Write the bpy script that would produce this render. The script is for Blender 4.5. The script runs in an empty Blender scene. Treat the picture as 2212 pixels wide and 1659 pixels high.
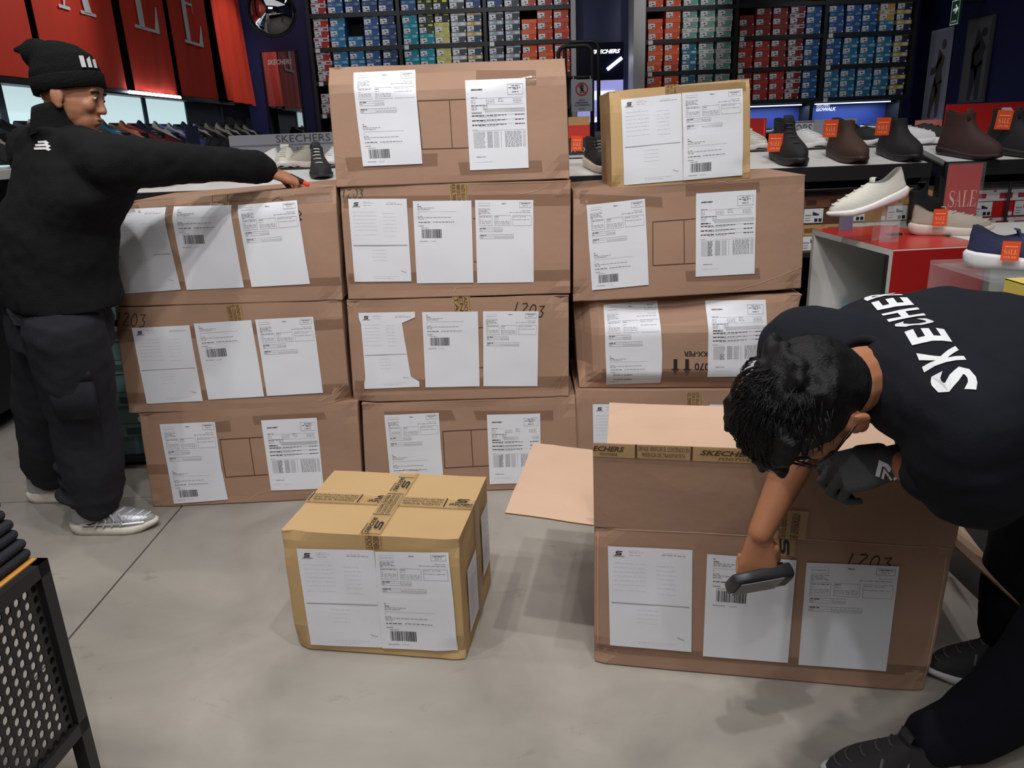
import bpy, math, random
import numpy as np
from mathutils import Vector, Matrix, noise

random.seed(7)
SC = bpy.context.scene
COL = SC.collection
R = math.radians

# ------------------------------------------------------------------ camera
CAMH, FPX, PITCH, ROLL = 1.37, 1672.0, R(18.1), R(-2.196)
FW = Vector((0, math.cos(PITCH), -math.sin(PITCH)))
_rt = Vector((1, 0, 0)); _up = _rt.cross(FW)
RT = math.cos(ROLL) * _rt + math.sin(ROLL) * _up
UP = -math.sin(ROLL) * _rt + math.cos(ROLL) * _up
CAM = Vector((0, 0, CAMH))
cd = bpy.data.cameras.new('camera'); cam = bpy.data.objects.new('camera', cd); COL.objects.link(cam)
cd.sensor_width = 36; cd.lens = FPX / 2212 * 36; cd.clip_start = 0.02
m = Matrix.Identity(4)
for i, a in enumerate((RT, UP, -FW)):
    for k in range(3): m[k][i] = a[k]
for k in range(3): m[k][3] = CAM[k]
cam.matrix_world = m
SC.camera = cam

# ------------------------------------------------------------------ world, lights, exposure
SC.view_settings.view_transform = 'Standard'
SC.view_settings.look = 'None'
SC.view_settings.gamma = 1
SC.view_settings.use_curve_mapping = False
SC.view_settings.exposure = 0.0
w = bpy.data.worlds.new('world'); SC.world = w; w.use_nodes = True
w.node_tree.nodes['Background'].inputs[0].default_value = (0.5, 0.55, 0.65, 1)
w.node_tree.nodes['Background'].inputs[1].default_value = 0.10

def spot(loc, target, power, angle=70, blend=.5, size=.045, col=(1, .98, .955)):
    l = bpy.data.lights.new('ceiling_spot', 'SPOT'); l.energy = power; l.spot_size = R(angle); l.spot_blend = blend
    l.shadow_soft_size = size; l.color = col
    o = bpy.data.objects.new('ceiling_spot', l); COL.objects.link(o); o.location = loc
    o.rotation_euler = (Vector(target) - Vector(loc)).to_track_quat('-Z', 'Y').to_euler()
    return o
def area(loc, target, power, sx, sy, col=(1, .985, .97), spread=180):  # unseen soft fill lamp, added for ambient light
    l = bpy.data.lights.new('fill_area_light', 'AREA'); l.energy = power; l.shape = 'RECTANGLE'; l.size = sx; l.size_y = sy
    l.color = col; l.spread = R(spread)
    o = bpy.data.objects.new('fill_area_light', l); COL.objects.link(o); o.location = loc
    o.rotation_euler = (Vector(target) - Vector(loc)).to_track_quat('-Z', 'Y').to_euler()
    return o
area((-.3, -1.2, 3.5), (0, 2.4, .6), 52, 3.0, 1.2)  # added front fill from the camera side, brightens the upright carton faces
area((0, 4.5, 3.8), (0, 4.5, 0), 34, 5, 3)
area((-1.0, 8.0, 3.8), (0, 9.5, 1.5), 16, 5, .6, (.9, .95, 1))
for (x, y, tx, ty, p) in ((-1.3, .9, -1.1, 2.7, 60), (-.3, .6, -.35, 2.2, 85), (.35, 1.0, .1, 2.5, 70), (-.9, 1.7, -.6, 2.6, 40),
                          (1.5, 1.4, 1.2, 3.0, 45), (-1.9, 2.4, -1.6, 3.3, 35), (.3, -.7, .1, 1.2, 40), (1.5, 2.6, 1.5, 3.6, 45)):
    spot((x, y, 3.55), (tx, ty, 0.4), p * 1.35, 75, .6)
spot((2.0, 7.2, 3.6), (1.95, 9.5, 2.55), 60, 30, .7)
spot((.1, 7.2, 3.6), (0.1, 9.5, 2.4), 60, 46, .7, col=(.95, .98, 1))
spot((-1.5, 7.2, 3.6), (-1.4, 9.5, 2.2), 30, 46, .7, col=(.9, .95, 1))
spot((3.9, 7.2, 3.6), (3.9, 9.5, 2.0), 32, 50, .7, col=(.9, .95, 1))
spot((-1.6, 6.4, 3.5), (-3.0, 5.3, 2.2), 60, 60, .8)
spot((-1.6, 8.4, 3.5), (-3.0, 9.4, 2.2), 80, 40, .7)

# ------------------------------------------------------------------ pixel rays -> points in the world
def ray(px, py): return FW + RT * ((px - 1106) / FPX) - UP * ((py - 829.5) / FPX)
def aty(px, py, y): r = ray(px, py); return CAM + r * (y / r.y)
def atz(px, py, z): r = ray(px, py); return CAM + r * ((z - CAMH) / r.z)
def atx(px, py, x): r = ray(px, py); return CAM + r * (x / r.x)
class Plane:
    """vertical plane with heading yaw, distance d from the camera axis"""
    def __init__(s, d, yaw):
        a = R(yaw); s.n = Vector((-math.sin(a), math.cos(a), 0)); s.e = Vector((math.cos(a), math.sin(a), 0)); s.d = d
    def at(s, px, py):
        r = ray(px, py); return CAM + r * (s.d / r.dot(s.n))

# ------------------------------------------------------------------ materials
def lin(c):
    c = c / 255.0
    return c / 12.92 if c <= .04045 else ((c + .055) / 1.055) ** 2.4
def rgb(c): return (lin(c[0]), lin(c[1]), lin(c[2]), 1)
MATS = {}
def mat(name, c, rough=.6, metal=0, var=0, vscale=8, bump=0, bscale=60, alpha=1, emit=0, trans=0, stretch=None, spec=None, sheen=0):
    if name in MATS: return MATS[name]
    mt = bpy.data.materials.new(name); mt.use_nodes = True; nt = mt.node_tree; b = nt.nodes['Principled BSDF']
    b.inputs['Base Color'].default_value = rgb(c); b.inputs['Roughness'].default_value = rough; b.inputs['Metallic'].default_value = metal
    if spec is not None: b.inputs['Specular IOR Level'].default_value = spec
    if sheen: b.inputs['Sheen Weight'].default_value = sheen
    if emit:
        b.inputs['Emission Color'].default_value = rgb(c); b.inputs['Emission Strength'].default_value = emit
    if alpha < 1: b.inputs['Alpha'].default_value = alpha
    if trans: b.inputs['Transmission Weight'].default_value = trans
    if var or bump:
        tc = nt.nodes.new('ShaderNodeTexCoord'); mp = nt.nodes.new('ShaderNodeMapping'); nt.links.new(tc.outputs['Object'], mp.inputs[0])
        if stretch: mp.inputs['Scale'].default_value = stretch
    if var:
        nz = nt.nodes.new('ShaderNodeTexNoise'); nz.inputs['Scale'].default_value = vscale; nz.inputs['Detail'].default_value = 5
        nt.links.new(mp.outputs[0], nz.inputs[0])
        cr = nt.nodes.new('ShaderNodeValToRGB')
        k0, k1 = 1 - var, 1 + var
        a = rgb(c)
        cr.color_ramp.elements[0].position = .3; cr.color_ramp.elements[1].position = .7
        cr.color_ramp.elements[0].color = (a[0] * k0, a[1] * k0, a[2] * k0, 1)
        cr.color_ramp.elements[1].color = (min(1, a[0] * k1), min(1, a[1] * k1), min(1, a[2] * k1), 1)
        nt.links.new(nz.outputs[0], cr.inputs[0]); nt.links.new(cr.outputs[0], b.inputs['Base Color'])
    if bump:
        n2 = nt.nodes.new('ShaderNodeTexNoise'); n2.inputs['Scale'].default_value = bscale; n2.inputs['Detail'].default_value = 4
        nt.links.new(mp.outputs[0], n2.inputs[0])
        bp = nt.nodes.new('ShaderNodeBump'); bp.inputs['Strength'].default_value = bump; bp.inputs['Distance'].default_value = .01
        nt.links.new(n2.outputs[0], bp.inputs['Height']); nt.links.new(bp.outputs[0], b.inputs['Normal'])
    MATS[name] = mt
    return mt

def floor_mat():
    mt = bpy.data.materials.new('polished_concrete'); mt.use_nodes = True; nt = mt.node_tree; b = nt.nodes['Principled BSDF']
    tc = nt.nodes.new('ShaderNodeTexCoord')
    def nz(s, d, det=6, st=(1, 1, 1), rough=.55):
        mp = nt.nodes.new('ShaderNodeMapping'); mp.inputs['Scale'].default_value = st; mp.inputs['Rotation'].default_value = (0, 0, .5)
        nt.links.new(tc.outputs['Object'], mp.inputs[0])
        n = nt.nodes.new('ShaderNodeTexNoise'); n.inputs['Scale'].default_value = s; n.inputs['Detail'].default_value = det
        n.inputs['Distortion'].default_value = d; n.inputs['Roughness'].default_value = rough
        nt.links.new(mp.outputs[0], n.inputs[0]); return n
    n1 = nz(1.6, .8); cr = nt.nodes.new('ShaderNodeValToRGB'); el = cr.color_ramp.elements
    el[0].position = .28; el[0].color = rgb((137, 132, 125)); el[1].position = .72; el[1].color = rgb((173, 167, 158))
    nt.links.new(n1.outputs[0], cr.inputs[0])
    # dark scuffs and stains
    n2 = nz(3.1, 1.6, 8, (1, 2.6, 1), .7); c2 = nt.nodes.new('ShaderNodeValToRGB'); e2 = c2.color_ramp.elements
    e2[0].position = .60; e2[0].color = (1, 1, 1, 1); e2[1].position = .74; e2[1].color = (.55, .54, .52, 1)
    nt.links.new(n2.outputs[0], c2.inputs[0])
    n3 = nz(38, .3, 3); c3 = nt.nodes.new('ShaderNodeValToRGB'); e3 = c3.color_ramp.elements
    e3[0].position = .74; e3[0].color = (1, 1, 1, 1); e3[1].position = .80; e3[1].color = (.45, .43, .41, 1)
    nt.links.new(n3.outputs[0], c3.inputs[0])
    mx = nt.nodes.new('ShaderNodeMix'); mx.data_type = 'RGBA'; mx.blend_type = 'MULTIPLY'; mx.inputs[0].default_value = .75
    nt.links.new(cr.outputs[0], mx.inputs[6]); nt.links.new(c2.outputs[0], mx.inputs[7])
    my = nt.nodes.new('ShaderNodeMix'); my.data_type = 'RGBA'; my.blend_type = 'MULTIPLY'; my.inputs[0].default_value = .7
    nt.links.new(mx.outputs[2], my.inputs[6]); nt.links.new(c3.outputs[0], my.inputs[7])
    nt.links.new(my.outputs[2], b.inputs['Base Color'])
    b.inputs['Roughness'].default_value = .42; b.inputs['Specular IOR Level'].default_value = .35
    bp = nt.nodes.new('ShaderNodeBump'); bp.inputs['Strength'].default_value = .12; bp.inputs['Distance'].default_value = .004
    n4 = nz(14, .2, 5); nt.links.new(n4.outputs[0], bp.inputs['Height']); nt.links.new(bp.outputs[0], b.inputs['Normal'])
    return mt

# ------------------------------------------------------------------ mesh builder
def frame(d, hint=(0, 0, 1)):
    d = Vector(d).normalized(); h = Vector(hint)
    if abs(d.dot(h.normalized())) > .98: h = Vector((1, 0, 0)) if abs(d.x) < .9 else Vector((0, 1, 0))
    u = h.cross(d).normalized(); v = d.cross(u).normalized()
    return u, v, d
class MB:
    def __init__(s): s.v = []; s.f = []; s.m = []
    def add(s, vs, fs, mi=0):
        o = len(s.v); s.v += [tuple(p) for p in vs]; s.f += [tuple(i + o for i in f) for f in fs]; s.m += [mi] * len(fs)
        return s
    def hexa(s, c, mi=0):
        """corners: bottom 4 ccw, top 4 ccw"""
        return s.add(c, [(3, 2, 1, 0), (4, 5, 6, 7), (0, 1, 5, 4), (1, 2, 6, 5), (2, 3, 7, 6), (3, 0, 4, 7)], mi)
    def box(s, lo, hi, mi=0, rot=None, about=(0, 0, 0)):
        x0, y0, z0 = lo; x1, y1, z1 = hi
        c = [Vector(p) for p in ((x0, y0, z0), (x1, y0, z0), (x1, y1, z0), (x0, y1, z0), (x0, y0, z1), (x1, y0, z1), (x1, y1, z1), (x0, y1, z1))]
        if rot is not None: c = [rot @ (p - Vector(about)) + Vector(about) for p in c]
        return s.hexa(c, mi)
    def quad(s, a, b, c, d, mi=0): return s.add([a, b, c, d], [(0, 1, 2, 3)], mi)
    def slab(s, a, b, c, d, t, mi=0):
        """quad a b c d thickened by vector t"""
        a, b, c, d, t = map(Vector, (a, b, c, d, t))
        return s.hexa([a, b, c, d, a + t, b + t, c + t, d + t], mi)
    def rings(s, rs, mi=0, cap=True, close=True):
        n = len(rs[0]); o = len(s.v)
        for r_ in rs: s.v += [tuple(p) for p in r_]
        k = n if close else n - 1
        for i in range(len(rs) - 1):
            for j in range(k):
                a = o + i * n + j; b = o + i * n + (j + 1) % n
                s.f.append((a, b, b + n, a + n)); s.m.append(mi)
        if cap:
            s.f.append(tuple(o + j for j in range(n))[::-1]); s.m.append(mi)
            s.f.append(tuple(o + (len(rs) - 1) * n + j for j in range(n))); s.m.append(mi)
        return s
    def tube(s, pts, r_, seg=8, mi=0):
        pts = [Vector(p) for p in pts]; rs = []
        rad = r_ if isinstance(r_, (list, tuple)) else [r_] * len(pts)
        u = None
        for i, p in enumerate(pts):
            d = (pts[min(i + 1, len(pts) - 1)] - pts[max(i - 1, 0)]).normalized()
            if u is None: u, v, _ = frame(d)
            else:
                u = (u - d * u.dot(d)).normalized(); v = d.cross(u)
            rs.append([p + u * math.cos(t) * rad[i] + v * math.sin(t) * rad[i] for t in [2 * math.pi * k / seg for k in range(seg)]])
        return s.rings(rs, mi)
    def capsule(s, p0, r0, p1, r1, seg=14, mi=0):
        p0, p1 = Vector(p0), Vector(p1)
        d = p1 - p0
        if d.length < 1e-5: d = Vector((0, 0, 1e-4))
        u, v, d_ = frame(d); rs = []
        def ring(c, r_): return [c + u * math.cos(t) * r_ + v * math.sin(t) * r_ for t in [2 * math.pi * k / seg for k in range(seg)]]
        for a in (-80, -55, -28): rs.append(ring(p0 + d_ * math.sin(R(a)) * r0, math.cos(R(a)) * r0))
        rs.append(ring(p0, r0)); rs.append(ring(p1, r1))
        for a in (28, 55, 80): rs.append(ring(p1 + d_ * math.sin(R(a)) * r1, math.cos(R(a)) * r1))
        return s.rings(rs, mi)
    def limb(s, pts, rad, seg=14, mi=0):
        for i in range(len(pts) - 1): s.capsule(pts[i], rad[i], pts[i + 1], rad[i + 1], seg, mi)
        return s
    def ell(s, c, ax, mi=0, seg=18, n=10):
        """ellipsoid: ax = three axis vectors"""
        c = Vector(c); a, b, e = [Vector(x) for x in ax]; rs = []
        for i in range(1, n):
            t = math.pi * i / n - math.pi / 2
            rs.append([c + e * math.sin(t) + (a * math.cos(q) + b * math.sin(q)) * math.cos(t) for q in [2 * math.pi * k / seg for k in range(seg)]])
        return s.rings(rs, mi)
    def sph(s, c, r_, mi=0): return s.ell(c, ((r_, 0, 0), (0, r_, 0), (0, 0, r_)), mi)
    def loft(s, secs, seg=24, p=2.0, mi=0, cap=True):
        """secs: (centre, u radius vector, v radius vector[, power])"""
        rs = []
        for sc in secs:
            c, u, v = Vector(sc[0]), Vector(sc[1]), Vector(sc[2]); pw = sc[3] if len(sc) > 3 else p
            ring = []
            for k in range(seg):
                t = 2 * math.pi * k / seg; cs, sn = math.cos(t), math.sin(t)
                e = 2 / pw
                ring.append(c + u * (abs(cs) ** e * (1 if cs > 0 else -1)) + v * (abs(sn) ** e * (1 if sn > 0 else -1)))
            rs.append(ring)
        return s.rings(rs, mi, cap)
    def mesh(s, name, mats, smooth=False):
        me = bpy.data.meshes.new(name); me.from_pydata(s.v, [], s.f)
        for mt in (mats if isinstance(mats, (list, tuple)) else [mats]): me.materials.append(mt)
        me.polygons.foreach_set('material_index', s.m)
        if smooth: me.polygons.foreach_set('use_smooth', [True] * len(s.f))
        me.update(); return me
    def build(s, name, mats, parent=None, smooth=False, **kw):
        o = bpy.data.objects.new(name, s.mesh(name, mats, smooth)); COL.objects.link(o)
        put(o, parent)
        for k, v_ in kw.items(): o[k] = v_
        return o
def put(o, parent):
    if parent is not None:
        o.parent = parent
        o.matrix_parent_inverse = MWI(parent)
WM = {}
def MWI(p):
    def wm(q):
        return ((wm(q.parent) @ q.matrix_parent_inverse) if q.parent else Matrix.Identity(4)) @ q.matrix_basis
    return wm(p).inverted()
def thing(name, label, cat, loc=(0, 0, 0), group=None):
    o = bpy.data.objects.new(name, None); COL.objects.link(o); o.location = loc; o.empty_display_size = .05
    o['label'] = label; o['category'] = cat
    if group: o['group'] = group
    return o
def tag(o, label, cat, group=None, kind=None):
    o['label'] = label; o['category'] = cat
    if group: o['group'] = group
    if kind: o['kind'] = kind
    return o
def struct(name, mb, mats, label=None, smooth=False):
    o = mb.build(name, mats, None, smooth); o['kind'] = 'structure'
    if label: o['label'] = label
    return o
def dup(root, loc, rotz=0, label=None, group=None):
    r_ = root.copy(); COL.objects.link(r_); r_.location = loc; r_.rotation_euler = (0, 0, rotz)
    if label: r_['label'] = label
    if group: r_['group'] = group
    for ch in list(root.children):
        c = ch.copy(); COL.objects.link(c); c.parent = r_
        for g in ch.children:
            d = g.copy(); COL.objects.link(d); d.parent = c
    return r_
def bevel(o, w_=.004, n=2):
    b = o.modifiers.new('bevel', 'BEVEL'); b.width = w_; b.segments = n; b.limit_method = 'ANGLE'; b.angle_limit = R(40)
    return o
def fuse(name, mb, voxel, mats, parent=None, smooth=4, disp=0, dscale=.12, sub=0):
    """union of overlapping solids as ONE continuous surface"""
    me = mb.mesh(name, mats if isinstance(mats, (list, tuple)) else [mats]); o = bpy.data.objects.new(name, me); COL.objects.link(o)
    r_ = o.modifiers.new('r', 'REMESH'); r_.mode = 'VOXEL'; r_.voxel_size = voxel; r_.use_smooth_shade = True
    if smooth:
        sm = o.modifiers.new('s', 'SMOOTH'); sm.factor = .5; sm.iterations = smooth
    if disp:
        tx = bpy.data.textures.new(name, 'CLOUDS'); tx.noise_scale = dscale; tx.noise_depth = 2
        d = o.modifiers.new('d', 'DISPLACE'); d.texture = tx; d.strength = disp; d.mid_level = .5; d.texture_coords = 'GLOBAL'
    bpy.context.view_layer.update()
    dg = bpy.context.evaluated_depsgraph_get(); ev = o.evaluated_get(dg)
    nm = bpy.data.meshes.new_from_object(ev, preserve_all_data_layers=False, depsgraph=dg)
    o.modifiers.clear(); o.data = nm; nm.name = name
    put(o, parent)
    return o
# ------------------------------------------------------------------ flat writing and marks
TXT = {}
def text_geo(s, bold=0, shear=0, sp=1.0):
    key = (s, bold, shear, sp)
    if key in TXT: return TXT[key]
    cu = bpy.data.curves.new('t', 'FONT'); cu.body = s; cu.offset = bold; cu.shear = shear; cu.resolution_u = 2; cu.space_character = sp
    ob = bpy.data.objects.new('t', cu); me = bpy.data.meshes.new_from_object(ob)
    vs = np.array([v_.co[:2] for v_ in me.vertices]) if len(me.vertices) else np.zeros((0, 2)); fs = [tuple(p.vertices) for p in me.polygons]
    bpy.data.objects.remove(ob); bpy.data.curves.remove(cu); bpy.data.meshes.remove(me)
    lo = vs.min(0); hi = vs.max(0); vs = (vs - lo) / (hi - lo)
    TXT[key] = (vs, fs, (hi - lo)[0] / (hi - lo)[1]); return TXT[key]
def put_text(mb, s, fn, x0, y0, x1, y1, mi=0, bold=.0, shear=0, sp=1.0):
    """text s stretched over the rectangle x0..x1 / y0..y1 (y up), mapped to 3D by fn(x, y)"""
    vs, fs, _ = text_geo(s, bold, shear, sp)
    mb.add([fn(x0 + v_[0] * (x1 - x0), y0 + v_[1] * (y1 - y0)) for v_ in vs], fs, mi)
def stroke(mb, pts, w_, fn, mi=0, caps=True):
    """polyline of width w_ in the 2D frame of fn, mitred"""
    P = [Vector((p[0], p[1])) for p in pts]; ws = w_ if isinstance(w_, (list, tuple)) else [w_] * len(P)
    L = []; Rr = []
    for i, p in enumerate(P):
        a = (P[i] - P[i - 1]).normalized() if i else (P[1] - P[0]).normalized()
        b = (P[i + 1] - P[i]).normalized() if i < len(P) - 1 else a
        t = (a + b);
        t = t.normalized() if t.length > 1e-6 else a
        n = Vector((-t.y, t.x)); na = Vector((-a.y, a.x)); k = 1 / max(.45, n.dot(na))
        q = p.copy()
        L.append(q + n * ws[i] / 2 * k); Rr.append(q - n * ws[i] / 2 * k)
    for i in range(len(P) - 1):
        mb.add([fn(*L[i]), fn(*L[i + 1]), fn(*Rr[i + 1]), fn(*Rr[i])], [(0, 1, 2, 3)], mi)
def rect(mb, fn, x0, y0, x1, y1, mi=0): mb.add([fn(x0, y0), fn(x1, y0), fn(x1, y1), fn(x0, y1)], [(0, 1, 2, 3)], mi)
def outline(mb, fn, x0, y0, x1, y1, t, mi=0):
    rect(mb, fn, x0, y0, x1, y0 + t, mi); rect(mb, fn, x0, y1 - t, x1, y1, mi); rect(mb, fn, x0, y0, x0 + t, y1, mi); rect(mb, fn, x1 - t, y0, x1, y1, mi)
def s_logo(mb, fn, x0, y0, w_, h, mi=0, lean=.18):
    """blocky slanted S emblem"""
    t = .23
    pts = [(.98, .84), (.98, .885), (.16, .885), (.12, .84), (.12, .58), (.16, .54), (.84, .46), (.88, .42), (.88, .16), (.84, .115), (.02, .115), (.02, .16)]
    pts = [(1.0, .885), (.2, .885), (.13, .80), (.13, .60), (.25, .5), (.75, .5), (.87, .40), (.87, .20), (.8, .115), (0, .115)]
    stroke(mb, pts, t, lambda x, y: fn(x0 + (x + lean * (y - .5)) * w_, y0 + y * h), mi)
def digit(ch):
    D = {'1': [[(.45, 0), (.55, 1)]], '2': [[(.05, .95), (.7, .98), (.85, .8), (.1, 0.05), (.95, .05)]],
         '0': [[(.5 + .42 * math.cos(a), .5 + .48 * math.sin(a)) for a in [2 * math.pi * k / 12 for k in range(13)]]],
         '3': [[(.1, .92), (.8, .95), (.45, .55), (.85, .4), (.75, .08), (.1, 0.0)]], '7': [[(.05, .95), (.8, .95), (.3, 0)]]}
    return D[ch]
def serif(ch, mb, fn, x0, y0, w_, h, mi=0):
    f = lambda x, y: fn(x0 + x * w_, y0 + y * h)
    q = lambda *p: mb.add([f(*a) for a in p], [tuple(range(len(p)))], mi)
    if ch == 'A':
        q((.12, .02), (.17, .02), (.50, 1), (.46, 1)); q((.66, .02), (.86, .02), (.54, 1), (.44, 1)); q((.27, .34), (.66, .34), (.66, .38), (.28, .38))
        q((0, 0), (.30, 0), (.30, .03), (0, .03)); q((.56, 0), (1, 0), (1, .03), (.56, .03))
    if ch == 'L':
        q((.16, .02), (.38, .02), (.38, .98), (.16, .98)); q((0, 0), (.98, 0), (.96, .035), (0, .035)); q((0, .965), (.54, .965), (.54, 1), (0, 1))
        q((.98, 0), (1, .30), (.97, .30), (.80, .03))
    if ch == 'E':
        q((.16, .02), (.38, .02), (.38, .98), (.16, .98)); q((0, 0), (.98, 0), (.96, .035), (0, .035)); q((0, .965), (.92, .965), (.92, 1), (0, 1))
        q((.98, 0), (1, .27), (.97, .27), (.82, .03)); q((.92, 1), (.94, .77), (.91, .77), (.78, .97)); q((.38, .49), (.70, .49), (.70, .52), (.38, .52))
        q((.70, .40), (.72, .40), (.72, .62), (.70, .62))
    if ch == 'S':
        pts = []; ws = []
        for k in range(21):
            t = k / 20
            a = R(35 + t * 235) if t < .5 else None
        C = [(.86, .78), (.78, .92), (.55, .985), (.32, .95), (.17, .82), (.18, .68), (.35, .57), (.62, .46), (.82, .34), (.86, .2), (.74, .06), (.5, .015), (.25, .06), (.12, .24)]
        W_ = [.03, .04, .05, .06, .12, .17, .2, .22, .19, .14, .08, .05, .04, .03]
        stroke(mb, C, W_, f, mi); q((.84, .70), (.88, .70), (.88, 1), (.84, 1)); q((.1, 0), (.14, 0), (.14, .3), (.1, .3))
# ================================================================== materials
M_card = mat('cardboard', (160, 127, 106), .75, var=.06, vscale=3, bump=.10, bscale=35)
M_card2 = mat('yellow_cardboard', (186, 154, 108), .75, var=.05, vscale=3, bump=.10, bscale=35)
M_inside = mat('cardboard_inside', (198, 166, 142), .8, var=.04, vscale=5)
M_edge = mat('cardboard_edge', (120, 90, 68), .9)
M_paper = mat('paper', (222, 224, 231), .38, bump=.16, bscale=9)
M_ink = mat('ink', (30, 30, 32), .6)
M_grey = mat('grey_ink', (150, 151, 155), .6)
M_lgrey = mat('light_grey_ink', (196, 197, 201), .6)
M_tapec = mat('clear_tape', (134, 102, 82), .12, alpha=.34, bump=.3, bscale=12)
M_tapep = mat('printed_tape', (200, 168, 116), .22, alpha=.55, bump=.3, bscale=14)
M_brownink = mat('brown_print', (78, 48, 30), .7)
M_marker = mat('black_marker', (38, 30, 26), .6)
M_green = mat('green_marker', (52, 74, 52), .6)
M_black = mat('black_metal', (26, 27, 29), .45)
M_dark = mat('dark_shelf', (30, 31, 34), .5)
M_white = mat('white_laminate', (225, 223, 220), .35)
M_navy = mat('navy_wall', (28, 32, 84), .6, var=.05)
M_red = mat('red_panel', (176, 28, 26), .4)
M_redcloth = mat('red_banner', (214, 58, 34), .75, var=.05, vscale=2, bump=.2, bscale=7, stretch=(1, 5, .5))
M_whitecloth = mat('banner_white', (225, 225, 228), .75)
M_orange = mat('orange_tag', (238, 84, 36), .55)
M_cream = mat('cream_ink', (250, 190, 150), .55)

# ================================================================== the room
JA = [atz(395, 1100, 0), atz(160, 1360, 0)]
M_floor = floor_mat()
M_joint = mat('joint_dark', (60, 57, 54), .9)
def slab(x0, y0, x1, y1):
    g = .0035
    return MB().box((x0 + g, y0 + g, -.04), (x1 - g, y1 - g, 0))
fl = MB().box((-3.2, -3.2, -.12), (5.2, 10.4, -.012)); fl = struct('floor', fl, M_joint, 'grey polished concrete floor with thin expansion joints')
XJ = [-3.2, -1.33, 1.9, 5.2]; YJ = [-3.2, -.4, 2.885, 6.4, 10.4]
for i in range(3):
    for j in range(4):
        slab(XJ[i], YJ[j], XJ[i + 1], YJ[j + 1]).build('floor_slab', M_floor, fl)
struct('wall_back', MB().box((-3.2, 10.0, 0), (5.2, 10.15, 4)), M_navy, 'navy blue back wall')
struct('wall_left', MB().box((-3.2, -3.2, 0), (-3.05, 10.0, 4)), mat('dark_wall', (24, 25, 34), .7), 'dark left wall behind banners')
struct('wall_right', MB().box((5.0, -3.2, 0), (5.15, 10.0, 4)), M_navy, 'navy blue right wall with posters')
struct('wall_front', MB().box((-3.2, -3.35, 0), (5.2, -3.2, 4)), mat('grey_wall', (120, 120, 124), .8))
struct('ceiling', MB().box((-3.2, -3.35, 4.0), (5.2, 10.2, 4.1)), mat('dark_ceiling', (44, 44, 48), .9))

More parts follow.
